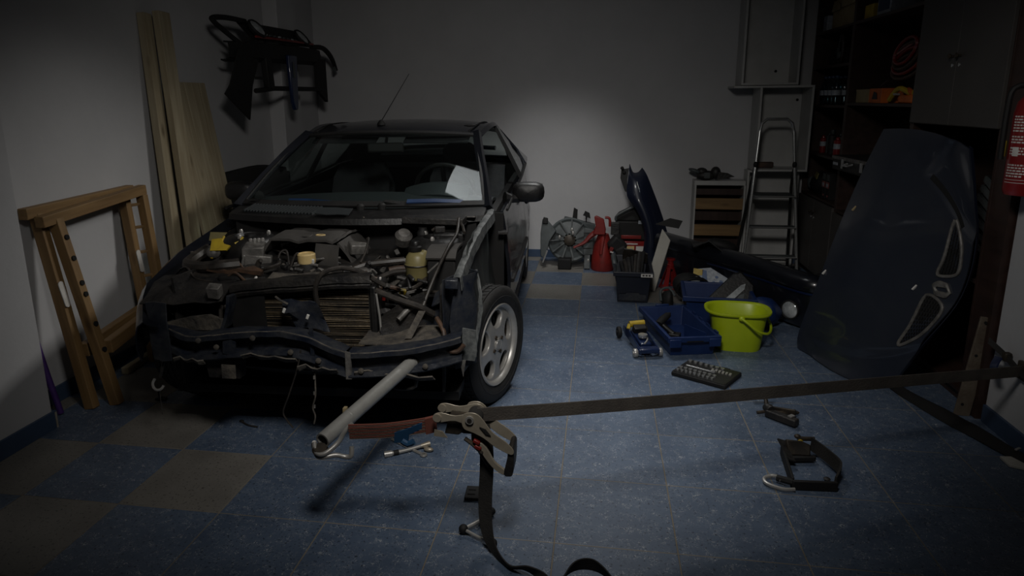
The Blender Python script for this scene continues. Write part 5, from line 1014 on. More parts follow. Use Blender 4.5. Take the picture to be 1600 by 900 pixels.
# ------------------------------------------------------------------ dark shelving along the right wall
def bx_thing(name, label, cat, x0, x1, y0, y1, z0, z1): return thing(name, label, cat, ((x0+x1)/2, (y0+y1)/2, z0))
def unit(label, y0, y1, shelves, doors, name='dark_shelving', upper=None):
    t = thing(name, label, 'shelving', (2.0, (y0+y1)/2, 0)); c = (y0+y1)/2; d = .02
    f = lambda nm, x_, xb, a, b, z_, zb, mt='dwood': MB().bx(x_-2.0, xb-2.0, a-c, b-c, z_, zb).build(nm, mt, t, bevel=.0015, smooth=0)
    f('side_panel', 1.80, 2.18, y0, y0+d, 0, 2.55); f('side_panel', 1.80, 2.18, y1-d, y1, 0, 2.55); f('back_panel', 2.165, 2.18, y0+d, y1-d, 0, 2.55)
    for z in shelves: f('shelf_board', 1.80, 2.165, y0+d, y1-d, z-d, z)
    f('plinth', 1.83, 1.845, y0+d, y1-d, 0, .06)
    for (za, zb, k) in doors:
        for q in range(k):
            a = y0+.004+(y1-y0-.008)*q/k; b = y0+.004+(y1-y0-.008)*(q+1)/k
            dd = f('door', 1.782, 1.80, a+.002, b-.002, za, zb, 'dgrey')
            hy = (b-.035 if q == 0 else a+.035)-c; hz = (za+zb)/2+.02 if za > 1 else zb-.10
            if za > 1: hz = 1.70
            MB().lathe([(.007, 0), (.007, .012), (.013, .018), (.013, .026), (.001, .028)], (1.782-2.0, hy, hz), (0, -pi/2, 0), n=14).build('knob', 'bronze', dd)
            MB().lathe([(.009, 0), (.009, .004), (.001, .005)], (1.782-2.0, hy, hz-.045), (0, -pi/2, 0), n=12).build('lock', 'chrome', dd)
    return t
unit('dark brown shelving bay in the corner, holding water bottles and cans', 5.47, 6.38, (.08, .69, 1.04, 1.44, 1.75, 2.03, 2.55), [(.07, .665, 2)])
unit('dark brown shelving bay with orange box and tool case on its shelves', 4.335, 5.465, (.08, .66, .98, 1.46, 2.03, 2.55), [(.07, .635, 2)])
U3 = unit('dark shelving bay with closed grey doors above the leaning bonnet', 3.415, 4.33, (.08, .64, 1.37, 1.95, 2.55), [(1.355, 2.54, 2)])
MB().bx(-.20, .18, 3.262-3.8725, 3.413-3.8725, 0, 2.55).build('end_post', 'dwood', U3); MB().box((-.205, -.50, 1.27), (.012, .02, .07)).build('yellow_tag', 'yellow', U3)
# contents
def put(name, label, cat, loc, rz=0, group=None): return thing(name, label, cat, loc, rz, group)
for k in range(7):
    b = put('water_bottle', 'clear plastic water bottle with a white band, in the row on the corner bay', 'bottle', (1.87+.085*(k % 2), 6.22-.095*(k//2)-.03*(k % 2), 1.44), group='water bottles on the corner bay')
    MB().lathe([(.034, 0), (.037, .01), (.036, .06), (.038, .07), (.036, .14), (.033, .16), (.016, .195), (.014, .215)], n=18).build('body', 'pet', b); MB().lathe([(.0385, .075), (.0385, .115)], n=18, caps=False).build('band', 'label', b); MB().lathe([(.016, .212), (.016, .228), (.001, .23)], n=14).build('cap', 'bluew', b)
CN = [('red spray can with a pale patch', 6.16, .145, .026, 'redm', 1.88), ('grey-green tall tin', 6.05, .17, .030, 'plasg', 1.90), ('dark tin with a green cap', 5.97, .185, .030, 'dark', 1.89), ('black rectangular oil can', 5.87, .18, .032, 'black', 1.92), ('red oil can with white print', 5.77, .15, .030, 'redm', 1.87), ('thin green glass bottle', 5.72, .30, .024, 'liner', 2.05)]
for nm, y, h, r, mt, x in CN:
    b = put('tin_can' if 'bottle' not in nm else 'glass_bottle', nm+' on the corner bay shelf', 'can' if 'bottle' not in nm else 'bottle', (x, y, 1.04))
    MB().lathe([(r*.95, 0), (r, .004), (r, h*.82), (r*.55, h*.88), (r*.5, h*.96), (r*.3, h)], n=18).build('body', mt, b)
    if mt == 'redm': MB().lathe([(r*1.01, h*.38), (r*1.01, h*.65)], n=18, caps=False).build('label', 'label', b)
    if 'green cap' in nm: MB().lathe([(r*.7, h*.9), (r*.7, h*1.08), (.001, h*1.1)], n=14).build('cap', 'liner', b)
BGm = put('black_helmet_bag', 'black shiny bag slumped on the lower shelf of the corner bay', 'bag', (1.92, 6.16, .69))
MB().ball((0, 0, .10), (.10, .15, .10)).crumple(.03, 8, 2).build('sack', 'matte', BGm); MB().prism([(-.02, 0), (.05, .02), (.03, .06), (-.03, .05)], (-.09, -.05, .13), (0, 1, 0), (.2, 0, 1), .01).build('shiny_fold', 'tank', BGm); MB().ball((-.06, .10, .08), (.05, .04, .06)).build('grey_fold', 'plasg', BGm)
for k in range(2):
    b = put('boxed_bulbs', ('tall blister pack with red label, %s of the pair beside the black bag' % ('left' if k == 0 else 'right')), 'pack', (1.86, 5.88-.10*k, .69))
    MB().bx(-.03, .03, -.04, .04, 0, .21).build('pack', 'matte', b, bevel=.003); MB().bx(-.033, -.03, -.036, .036, .09, .14).build('red_label', 'redm', b); MB().bx(-.0335, -.03, -.025, .025, .10, .125).build('white_print', 'label', b); MB().bx(-.033, -.03, -.03, .03, .15, .20).build('clear_window', 'plasg', b); MB().bx(-.033, -.03, -.03, -.005, .02, .035).build('red_spot', 'redm', b)
CS = put('tool_case', 'dark case with aluminium rim and bright latches on the middle shelf', 'case', (1.90, 5.05, .98), radians(4))
MB().bx(-.16, .18, -.34, .33, .0, .085).build('case_body', 'black', CS, bevel=.006); MB().bx(-.165, .185, -.345, .335, .075, .10).build('case_rim', 'alu', CS, bevel=.003); MB().bx(-.155, .175, -.335, .325, .10, .104).build('case_lining', 'matte', CS)
for y in (-.18, .12): MB().bx(-.172, -.165, y, y+.03, .02, .085).build('latch', 'chrome', CS)
MB().tube([(-.162, -.02, .06), (-.20, -.02, .05), (-.20, .06, .05), (-.162, .06, .06)], .007, 6).build('handle', 'chrome', CS); MB().bx(-.168, -.165, .22, .30, .035, .055).build('plate', 'label', CS)
sp_ = put('spanner', 'bright spanner standing up out of the tool case behind the bonnet', 'spanner', (1.85, 4.82, 1.084)); MB().beam((0, 0, 0), (.02, -.02, .12), .016, .006).build('shaft', 'steel', sp_); MB().tube([(.02, -.02, .12), (.03, -.03, .15), (.02, -.05, .155)], .006, 6, sub=2).build('jaw', 'steel', sp_)
cb = put('carton', 'brown cardboard carton on the eye-level shelf beside the orange box', 'box', (1.92, 5.27, 1.46)); MB().bx(-.08, .10, -.12, .12, 0, .085).build('body', 'kraft', cb, bevel=.002); MB().bx(-.081, .101, -.125, .125, .075, .092).build('lid', 'kraft', cb)
ob_ = put('orange_box', 'orange carton with a dark emblem on the eye-level shelf', 'box', (1.90, 4.99, 1.46)); MB().bx(-.08, .10, -.11, .10, 0, .095).build('body', 'orange', ob_, bevel=.002); MB().prism([(-.045, .0), (.045, .0), (.03, .04), (-.02, .05)], (-.083, -.01, .025), (0, -1, 0), (0, 0, 1), .002).build('emblem', 'dark', ob_)
JC = put('jump_leads', 'orange and yellow cable clamps heaped on the eye-level shelf', 'cables', (1.90, 4.62, 1.46))
for k in range(3): MB().tube([(-.05+.04*k, .20-.05*k, .02), (-.04+.03*k, .10-.05*k, .09-.01*k), (-.02, -.02-.03*k, .06), (0, -.12, .02)], .016, 8, sub=4).build('clamp', ('yellow', 'orange', 'yellow')[k], JC)
MB().bx(-.08, .08, -.20, .0, 0, .05).build('clamp_body', 'orange', JC, bevel=.01); MB().box((-.09, .0, .055), (.02, .05, .012)).build('jaw', 'steel', JC)
RCb = put('cable_coil', 'dark red coiled cable above the orange box on the eye-level shelf', 'cable', (1.95, 4.72, 1.56))
for k in range(4):
    MB().tube([V((-.05-.01*k, .24*cos(a)*(1-.12*k), .13+.07*sin(a)+.10*cos(a)*-.35+.03*k)) for a in [2*pi*q/20 for q in range(20)]], .011, 6, closed=True).build('loop', 'redm' if k % 2 else 'copper', RCb)
MB().tube([(-.06, .25, .05), (-.07, .36, .0), (-.07, .40, -.06), (-.06, .34, -.09)], .008, 6, sub=4).build('black_lead', 'hose', RCb); MB().tube([(-.07, .16, .20), (-.07, .02, .24), (-.05, -.2, .30)], .009, 6, sub=3).build('lead_end', 'redm', RCb)
sr = put('power_strip', 'small red box on the lowest shelf of the middle bay', 'box', (1.86, 4.83, .66)); MB().bx(-.03, .03, -.06, .06, 0, .05).build('box', 'redm', sr, bevel=.004); MB().bx(-.02, .02, -.03, .0, .05, .09).build('tag', 'kraft', sr)
for k, (y, w_, h, mt, lb) in enumerate(((6.28, .10, .13, 'label', 'small pale box at the corner end of the top shelf'), (5.99, .20, .22, 'kraft', 'kraft paper bag folded over on the top shelf, nearer the corner'), (5.72, .30, .24, 'kraft', 'wide kraft paper bag standing on the top shelf'), (5.32, .16, .10, 'yellow', 'yellow flat packet on the top shelf beside the paper bags'), (5.06, .22, .16, 'label', 'blue and white carton on the top shelf of the middle bay'))):
    b = put('paper_bag' if mt == 'kraft' else 'carton', lb, 'bag' if mt == 'kraft' else 'box', (1.93, y, 2.03))
    MB().bx(-.09, .12, -w_/2, w_/2, 0, h).crumple(.012 if mt == 'kraft' else 0, 9, k).build('body', mt, b, bevel=.004)
    if mt == 'kraft': MB().prism([(-w_/2, 0), (w_/2, .0), (w_/2-.02, .06), (-w_/2+.03, .05)], (-.108, 0, h*.62), (0, 1, 0), (.1, 0, 1), .006).build('fold', 'kraft', b)
    if k == 4: MB().bx(-.093, -.09, -w_/2+.02, w_/2-.02, .03, .12).build('blue_panel', 'bluew', b)
bk = put('belt_coil', 'dark drive belt and grey hook stored on the upper shelf of the corner bay', 'belt', (1.93, 5.9, 1.75))
MB().tube([V((-.05, .05+.05*cos(a), .12+.11*sin(a))) for a in [2*pi*q/20 for q in range(20)]], .012, 6, closed=True).build('belt', 'hose', bk); MB().tube([(-.06, .08, .13), (-.07, .03, .05), (-.06, .02, .10)], .012, 6, sub=3).build('hook', 'plasg', bk); MB().box((.02, .16, .06), (.14, .22, .12), (0, .1, .1)).crumple(.02, 6, 3).build('dark_box', 'matte', bk, bevel=.01)
gv = put('slatted_grille', 'grey slatted vent panel leaning in the bay behind the bonnet', 'vent panel', (1.93, 3.66, .66))
for k in range(7): MB().box((0, -.02*k+.06, .10+.045*k), (.012, .30, .03), (radians(25), 0, 0)).build('slat', 'plasg', gv)
for s in (-1, 1): MB().beam((.012, .10+.13*s, .02+.05*s), (.012, -.07+.13*s, .40+.05*s), .02, .012).build('frame_bar', 'dark', gv)
# ------------------------------------------------------------------ bonnet leaning on the right-hand shelving
NET = [[(1.258, 4.13, 0.005), (1.283, 3.93, 0.004), (1.332, 3.75, 0.004), (1.432, 3.6, 0.009), (1.533, 3.48, 0.095)], [(1.26, 4.14, 0.119), (1.327, 3.94, 0.093), (1.417, 3.75, 0.12), (1.524, 3.58, 0.192), (1.612, 3.45, 0.28)], [(1.345, 4.13, 0.468), (1.414, 3.93, 0.503), (1.529, 3.74, 0.54), (1.647, 3.56, 0.566), (1.735, 3.41, 0.544)], [(1.426, 4.12, 0.8), (1.488, 3.92, 0.837), (1.594, 3.74, 0.87), (1.694, 3.56, 0.888), (1.765, 3.40, 0.801)], [(1.506, 4.11, 1.088), (1.575, 3.94, 1.116), (1.657, 3.77, 1.13), (1.725, 3.61, 1.119), (1.755, 3.46, 1.015)], [(1.587, 4.1, 1.317), (1.631, 3.95, 1.327), (1.676, 3.8, 1.324), (1.714, 3.66, 1.302), (1.738, 3.53, 1.258)]]
HO_ = V((1.45, 3.75, 0))
NET = [[V(p)-HO_ for p in r] for r in NET]
def crt(P, t):
    n = len(P)-1; s = min(max(t, 0), 1)*n; i = min(int(s), n-1); k = s-i
    a, b, c, d = P[max(i-1, 0)], P[i], P[i+1], P[min(i+2, n)]
    return .5*((2*b)+(c-a)*k+(2*a-5*b+4*c-d)*k*k+(3*b-a-3*c+d)*k**3)
def HS(u, v): return crt([crt(r, v) for r in NET], u)
def HN(u, v):
    e = .01; a = HS(min(u+e, 1), v)-HS(max(u-e, 0), v); b = HS(u, min(v+e, 1))-HS(u, max(v-e, 0)); n = a.cross(b).normalized()
    return n if n.x < 0 else -n
def HP(u, v, h=0): return HS(u, v)+HN(u, v)*h
HD = thing('bonnet', 'dark blue car bonnet with twin mesh grilles, leaning on the right shelving', 'car bonnet', HO_)
def hbump(u, v):
    # shoulder of the bonnet steps down beyond the pressed creases
    vr = crease_v(u); k = 0
    if u > .62: k = 1/(1+math.exp(-(v-vr)*55))*min(1, (u-.62)/.05)
    e = 1/(1+math.exp(-(.205-u)*70))*min(1, max(0, (v-.05)/.12))
    return -.022*k-.022*e
def crease_v(u):
    t = [(.60, .95), (.64, .86), (.716, .69), (.78, .563), (.87, .655), (1.0, .795)]
    if u <= t[0][0]: return t[0][1]
    for (a, b), (c, d) in zip(t, t[1:]):
        if u <= c: return b+(d-b)*(u-a)/(c-a)
    return t[-1][1]
MB().sheet([[HP(i/90, j/72, .022+hbump(i/90, j/72)) for j in range(73)] for i in range(91)], .008).build('skin', 'bonnet', HD, smooth=60)
def on_hood(poly, h): return [HP(u, v, h+.022+hbump(u, v)) for u, v in poly]
def patch(poly, h, th):
    """thin solid following the bonnet under a closed (u,v) outline"""
    P = [V((a, b, 0)) for a, b in poly]; P = crs(P, 5, True) if len(poly) > 4 else P
    c = sum((p for p in P), V((0, 0, 0)))/len(P); n = len(P); m = MB(); vs = []
    for hh in (h, h+th):
        for s in (1, .6, .25): vs += [HP(c.x+(p.x-c.x)*s, c.y+(p.y-c.y)*s, hh+.022+hbump(p.x, p.y)) for p in P]
        vs.append(HP(c.x, c.y, hh+.022+hbump(c.x, c.y)))
    K = 3*n+1; fs = []
    for o in (0, K):
        for r in range(2):
            for k in range(n): l = (k+1) % n; fs.append((o+r*n+k, o+r*n+l, o+(r+1)*n+l, o+(r+1)*n+k))
        for k in range(n): fs.append((o+2*n+k, o+2*n+(k+1) % n, o+3*n))
    for k in range(n): l = (k+1) % n; fs.append((k, l, K+l, K+k))
    return m.add(vs, fs)
GR1 = [(0.639, 0.833), (0.597, 0.894), (0.538, 0.924), (0.479, 0.92), (0.447, 0.812), (0.51, 0.818)]
GR2 = [(0.379, 0.797), (0.358, 0.93), (0.288, 0.951), (0.245, 0.915), (0.226, 0.809), (0.287, 0.804)]
for gr in (GR1, GR2):
    g = patch(gr, .004, .004).build('grille_mesh', 'slot', HD)
    fr = crs([V((a, b, 0)) for a, b in gr], 6, True)
    MB().tube([HP(p.x, p.y, .012+.022+hbump(p.x, p.y)) for p in fr], .0085, 8, closed=True).build('grille_frame', 'alu', g)
    us = [a for a, b in gr]; vs_ = [b for a, b in gr]
    def inside(u, v):
        c = False; q = [(p.x, p.y) for p in fr]
        for k in range(len(q)):
            (x1, y1), (x2, y2) = q[k], q[k-1]
            if (y1 > v) != (y2 > v) and u < (x2-x1)*(v-y1)/(y2-y1)+x1: c = not c
        return c
    ms = MB(); u = min(us)
    while u < max(us):
        v = min(vs_)
        while v < max(vs_):
            if inside(u, v): ms.box(HP(u, v, .0115+.022+hbump(u, v)), (.006, .013, .004), Matrix((HN(u, v).cross(V((0, 0, 1))).normalized(), HN(u, v).cross(HN(u, v).cross(V((0, 0, 1)))).normalized(), HN(u, v))).transposed())
            v += .018
        u += .0125
    mo = ms.build('mesh_cells', 'black', g); mo['kind'] = 'stuff'
# diamond badge: hexagonal ring
LO = [(0.415, 0.800), (0.386, 0.842), (0.388, 0.915), (0.412, 0.935), (0.438, 0.885), (0.434, 0.832)]; LI = [(0.411, 0.822), (0.402, 0.850), (0.410, 0.916), (0.421, 0.888)]
oc_ = V((.4125, .8695, 0)); outer = []; inner = []
for k in range(24):
    a = 2*pi*k/24
    def hit(poly, a):
        d = V((cos(a)*.03, sin(a)*.07, 0)); best = None
        for i in range(len(poly)):
            p, q = V((*poly[i-1], 0))-oc_, V((*poly[i], 0))-oc_; e = q-p; den = d.x*e.y-d.y*e.x
            if abs(den) < 1e-12: continue
            t = (p.x*e.y-p.y*e.x)/den; s = (p.x*d.y-p.y*d.x)/den
            if t > 0 and -1e-6 <= s <= 1+1e-6: best = t if best is None else max(best, t)
        return oc_+d*(best if best else .3)
    outer.append(hit(LO, a)); inner.append(hit(LI, a))
MB().sheet([[HP(o.x, o.y, .010+.022+hbump(o.x, o.y)), HP(o.x, o.y, .018+.022+hbump(o.x, o.y)), HP((o.x+i.x)/2, (o.y+i.y)/2, .021+.022+hbump(o.x, o.y)), HP(i.x, i.y, .017+.022+hbump(i.x, i.y)), HP(i.x, i.y, .010+.022+hbump(i.x, i.y))] for o, i in zip(outer, inner)], 0, closed_u=True).build('diamond_badge', 'alu', HD, smooth=30)
for pts, nm, r in (([(0.999, 0.795), (0.869, 0.66), (0.79, 0.564)], 'bonnet_crease_highlight', .003), ([(0.777, 0.563), (0.716, 0.692), (0.669, 0.81), (0.640, 0.86)], 'bonnet_crease_highlight', .006), ([(.21, .15), (0.205, 0.302), (0.200, 0.543), (0.199, 0.796), (0.212, 0.97)], 'bonnet_edge_highlight', .006), ([(0.44, 0.873), (0.457, 0.938), (0.479, 0.969)], 'nose_crease_highlight', .006), ([(.995, .2), (.96, .18), (.90, .15)], 'bonnet_crease_highlight', .004)):
    q = crs([V((a, b, 0)) for a, b in pts], 6); MB().tube([HP(p.x, p.y, .002+.022+hbump(p.x, p.y)) for p in q], r*.5, 6).build(nm, 'alu' if 'edge' not in nm else 'plasg', HD)  # lighter tubes stand in for the light caught along each crease
MB().sheet([[HP(p.x+du, p.y+dv, .0105+.022+hbump(p.x, p.y)*.6) for du, dv in ((-.010, .012), (.012, .030))] for p in crs([V((.772, .575, 0)), V((.716, .700, 0)), V((.672, .81, 0)), V((.640, .87, 0))], 5)], .003).build('bonnet_slit', 'slot', HD)
for (u, v) in ((0.641, 0.111), (0.409, 0.056), (0.392, 0.706)):
    n = HN(u, v); MB().box(HP(u, v, .034), (.012, .008, .032), (.3, .6, .5)).build('plastic_clip', 'kraft' if u > .6 else 'white', HD, bevel=.002)
MB().sheet([[HP(i/24, v, .004-.02*(k > 0)) for i in range(25)] for k, v in enumerate((1.0, .985, .93))], .004).build('inner_frame', 'blue', HD)
# ------------------------------------------------------------------ right wall: steel plate, extinguisher, hanging strap
SP = thing('steel_plate', 'rusty perforated steel plate standing at the end of the right shelving', 'steel plate', (1.755, 3.29, 0), 0, rot=(0, radians(6), 0))
MB().bx(-.035, .035, -.004, .008, 0, .50).build('plate', 'rust', SP, bevel=.002)
for k, z in enumerate((.06, .20, .31, .42, .475)): MB().cyl((-.012+.02*(k % 2), -.0045, z), (-.012+.02*(k % 2), -.006, z), .007, 10).build('hole', 'slot', SP)
MB().box((.0, -.006, .47), (.025, .003, .008)).build('slot', 'slot', SP)
EX = thing('fire_extinguisher', 'red fire extinguisher with white printed label mounted on the right wall', 'fire extinguisher', (1.755, 3.115, 1.09))
MB().lathe([(.03, .0), (.062, .006), (.070, .025), (.070, .34), (.062, .385), (.035, .42), (.022, .43)], n=32).build('cylinder', 'redm', EX)
MB().lathe([(.022, .43), (.024, .46), (.015, .47)], n=14).build('valve', 'bronze', EX); MB().beam((.0, 0, .475), (-.01, -.09, .50), .022, .012).build('lever', 'matte', EX); MB().tube([(0, .02, .455), (-.075, .03, .44), (-.085, .035, .34), (-.08, .04, .15)], .012, 8, sub=4).build('hose', 'matte', EX)
lbz = lambda z0, z1, a0, a1, nm, mt='white': MB().sheet([[(.0708*cos(a), .0708*sin(a), z) for a in [a0+(a1-a0)*k/10 for k in range(11)]] for z in (z0, z1)], .0006).build(nm, mt, EX)
rr = random.Random(3)
AC = radians(-135)
for k in range(20):
    z = .325-.0115*k-(.012 if k > 5 else 0)-(.012 if k > 8 else 0)
    if 12 <= k <= 14: continue
    w0 = rr.uniform(.55, .95); x_ = AC-.75
    while x_ < AC-.75+w0*1.5:
        w1 = rr.uniform(.06, .22); lbz(z, z+.006, x_, x_+w1, 'print'); x_ += w1+.05
lbz(.168, .205, AC-.55, AC-.20, 'pictogram'); 
for z in (.07, .095): lbz(z, z+.002, AC-.8, AC+.75, 'rule')
lbz(.058, .060, AC-.8, AC+.75, 'rule')
MB().box((.062, 0, .25), (.02, .10, .04)).build('wall_bracket', 'matte', EX)
MB().box((-.02, -.0, .39), (.02, .012, .012)).build('gauge', 'steel', EX)
ST = thing('hanging_strap', 'blue and black strap end hanging from the right wall above the long strap', 'strap', (1.795, 3.17, .36))
MB().ribbon([(-.03, .02, .06), (.0, -.06, .02), (.0, -.18, -.01), (.015, -.30, -.04)], .028, .005, (.2, .2, 1), sub=5).build('webbing', 'strapb', ST)
MB().ribbon([(-.02, -.05, .01), (-.045, -.07, -.03), (-.05, -.10, -.06)], .05, .006, (0, -1, .2), sub=4).build('blue_tab', 'jackb', ST); MB().box((.01, -.06, .015), (.03, .03, .04)).build('hook', 'bronze', ST, bevel=.006)
# ------------------------------------------------------------------ tow pipe and ratchet strap in front of the car
PA, PE = V((-.735, 2.56, .455)), V((-.915, 1.985, .372))
PI_ = thing('tow_pipe', 'grey galvanised steel pipe running from the car front to the strap hook', 'pipe', PA); d_ = (PE-PA)
L_ = d_.length; dn = d_.normalized(); xa = dn.cross(V((0, 0, 1))).normalized(); za = xa.cross(dn)
mt_ = Matrix((xa, za, dn)).transposed()
MB().lathe([(.020, 0), (.027, .001), (.027, L_), (.021, L_), (.020, L_-.04), (.001, L_-.04)], (0, 0, 0), mt_, n=24).build('tube', 'galv', PI_)
MB().lathe([(.0275, 0), (.0285, .002), (.0285, .035), (.0275, .037)], (0, 0, 0), mt_, n=24).build('rusty_end', 'bronze', PI_); MB().lathe([(.0275, 0), (.0278, .001), (.0278, .008), (.0275, .009)], V((0, 0, 0))+dn*(L_*.75), mt_, n=24).build('weld_ring', 'galv', PI_); MB().box(V((0, 0, 0))+dn*(L_*.72)+V((-.028, 0, .012)), (.012, .02, .025)).build('rope_knot', 'kraft', PI_)
HK = thing('strap_hook', 'bright steel claw hook joining the pipe end to the red strap', 'hook', PE)
MB().tube([(-.03, .0, -.01), (-.01, -.03, -.03), (.02, -.03, -.03), (.055, .005, -.005), (.075, .02, .03), (.10, .03, .055)], .0085, 10, sub=6).build('wire', 'steel', HK); MB().tube([(-.03, .0, -.01), (-.035, .005, -.025), (-.01, -.025, -.045), (.02, -.025, -.045), (.05, -.01, -.045), (.08, .0, -.055), (.10, .0, -.05), (.10, .01, -.02)], .0085, 10, sub=6).build('wire', 'steel', HK)
MB().lathe([(.022, -.012), (.028, 0), (.022, .012)], (-.005, -.012, -.028), (.3, .2, 0), n=16).build('eye', 'bronze', HK)
RS = thing('ratchet_strap', 'ratchet tie-down strap stretched from the pipe hook to the right wall', 'ratchet strap', (-.5, 2.03, .42))
ro = V((-.5, 2.03, .42))
def rs(m, nm, mt, par=None, **k): m.v = [tuple(V(p)-ro) for p in m.v]; return m.build(nm, mt, par or RS, **k)
up_ = V((.02, 0, 1))
rs(MB().ribbon([(-.822, 1.995, .405), (-.70, 2.0, .415), (-.60, 2.01, .43), (-.52, 2.02, .445)], .056, .006, (0, -.12, 1), sub=4), 'red_webbing', 'strapr')
for k in range(9):
    q = -.024+.006*k; rs(MB().tube([(-.82, 1.990-.12*q, .405+q), (-.70, 1.995-.12*q, .415+q), (-.60, 2.005-.12*q, .43+q), (-.535, 2.015-.12*q, .44+q)], .0016, 4), 'woven_stripe', 'strapr' if k % 2 else 'copper')
rs(MB().ribbon([(-.556, 2.008, .436), (-.525, 2.015, .443)], .06, .012, (0, -.12, 1)), 'stitched_end', 'strapr')
rs(MB().prism([(-.05, -.028), (.0, -.03), (.005, .0), (.05, .02), (.052, .045), (.0, .024), (-.045, .012)], (-.61, 1.983, .418), (1, 0, .12), (0, -.1, 1), .004), 'blue_tape', 'tape', bevel=.001)
rs(MB().tube([(-.63, 1.98, .395), (-.61, 1.978, .385), (-.59, 1.98, .395)], .011, 8, sub=2), 'tape_roll', 'tape')
rs(MB().ribbon([(-.385, 2.04, .475), (.0, 2.20, .452), (.6, 2.46, .42), (1.2, 2.73, .386), (1.815, 3.0, .352)], .050, .0045, (0, -.05, 1), sub=6), 'grey_webbing', 'strapg')
# ratchet body: two plates, spool, lever with loop handle
P1 = [(-.525, .483), (-.516, .497), (-.494, .503), (-.447, .495), (-.397, .507), (-.37, .502), (-.362, .475), (-.377, .447), (-.398, .455), (-.447, .476), (-.495, .468), (-.517, .467)]
LV = [(-.426, .482), (-.417, .506), (-.387, .512), (-.361, .498), (-.324, .448), (-.281, .417), (-.254, .387), (-.263, .37), (-.314, .394), (-.352, .423), (-.388, .441), (-.418, .453)]
GP = [(-.273, .387), (-.254, .388), (-.257, .30), (-.271, .287), (-.288, .295), (-.276, .354)]
RE = [(-.274, .287), (-.286, .307), (-.32, .335), (-.346, .384), (-.367, .401), (-.371, .382), (-.342, .333), (-.308, .298)]
def soft(poly): return [(p.x, p.y) for p in crs([V((a, b, 0)) for a, b in poly], 3, True)]
for yy in (2.062, 1.990): rs(MB().prism(soft(P1), (0, yy, 0), (1, 0, 0), (0, 0, 1), .004), 'side_plate', 'zinc', bevel=.0012)
for yy in (2.070, 1.984):
    lv = rs(MB().prism(soft(LV), (0, yy, 0), (1, 0, 0), (0, 0, 1), .004), 'lever_plate', 'zinc', bevel=.0012)
    rs(MB().cyl((-.398, yy-.010, .487), (-.398, yy+.002, .487), .014, 20), 'axle_end', 'steel', lv); rs(MB().cyl((-.398, yy-.011, .487), (-.398, yy-.0115, .487), .008, 16), 'axle_slot', 'dark', lv)
    if yy < 2: rs(MB().prism([(-.366, .466), (-.345, .458), (-.328, .436), (-.345, .440)], (0, yy-.006, 0), (1, 0, 0), (0, 0, 1), .002), 'lever_cutout', 'slot', lv)
for yy in (2.06, 1.986): rs(MB().cyl((-.508, yy-.006, .485), (-.508, yy+.006, .485), .014, 20), 'pivot_pin', 'zinc')
rs(MB().prism(soft(GP), (0, 1.985, 0), (1, 0, 0), (0, 0, 1), -.085), 'handle_grip', 'dark', bevel=.003)
rs(MB().prism(soft(RE), (0, 1.99, 0), (1, 0, 0), (0, 0, 1), -.012), 'handle_return', 'zinc', bevel=.001)
rs(MB().cyl((-.39, 1.99, .475), (-.39, 2.06, .475), .026, 18), 'spool', 'strapb')
rs(MB().prism([(-.473, .484), (-.415, .480), (-.410, .440), (-.442, .416), (-.490, .418)], (0, 2.05, 0), (1, 0, 0), (0, 0, 1), .045), 'pawl_block', 'bronze', bevel=.004)
rs(MB().bx(-.432, -.392, 1.996, 2.055, .425, .462), 'pawl_cover', 'matte', bevel=.008)
rs(MB().prism([(-.525, .412), (-.478, .408), (-.495, .43), (-.522, .435)], (0, 2.0, 0), (1, 0, 0), (0, 0, 1), .004), 'spring_plate', 'zinc')
rs(MB().prism([(-.40, .44), (-.355, .43), (-.330, .36), (-.345, .30), (-.37, .34), (-.40, .40)], (0, 2.04, 0), (1, 0, 0), (0, 0, 1), .035), 'lever_body', 'bronze', bevel=.005)
for x_, z_ in ((-.378, .405), (-.374, .385)): rs(MB().box((x_, 1.992, z_), (.024, .02, .013), (0, .5, 0)), 'red_roller', 'red', bevel=.003)
rs(MB().tube([(-.42, 1.998, .41), (-.395, 1.994, .395), (-.36, 1.99, .365)], .007, 6), 'pawl_rod', 'bronze')
rs(MB().ribbon([(-.365, 2.03, .45), (-.352, 2.02, .37), (-.352, 2.02, .28), (-.358, 2.02, .17), (-.352, 2.0, .08), (-.325, 1.96, .03), (-.265, 1.90, .012), (-.20, 1.875, .03), (-.145, 1.84, .028), (-.115, 1.76, .012), (-.13, 1.66, .008)], .048, .004, sides=[(1, -.1, 0), (1, -.15, 0), (1, -.15, 0), (1, -.1, .0), (.9, -.3, .3), (.7, -.6, .5), (.4, -.7, .7), (.35, -.6, .8), (.8, -.3, .5), (1, -.05, .3), (1, .1, .1)], sub=6), 'loose_tail', 'strapb')
rs(MB().ribbon([(-.115, 1.66, .02), (-.10, 1.78, .035), (-.055, 1.85, .065), (.0, 1.865, .075), (.05, 1.85, .06), (.10, 1.79, .03), (.16, 1.70, .008)], .048, .004, sides=[(.9, 0, .4), (.6, -.3, .7), (.2, -.3, 1), (0, -.2, 1), (-.2, -.3, 1), (.3, -.6, .8), (.8, -.3, .5)], sub=6), 'tail_loop', 'strapb')
rs(MB().box((1.815, 3.0, .352), (.02, .07, .08)), 'wall_anchor', 'bronze', bevel=.006)
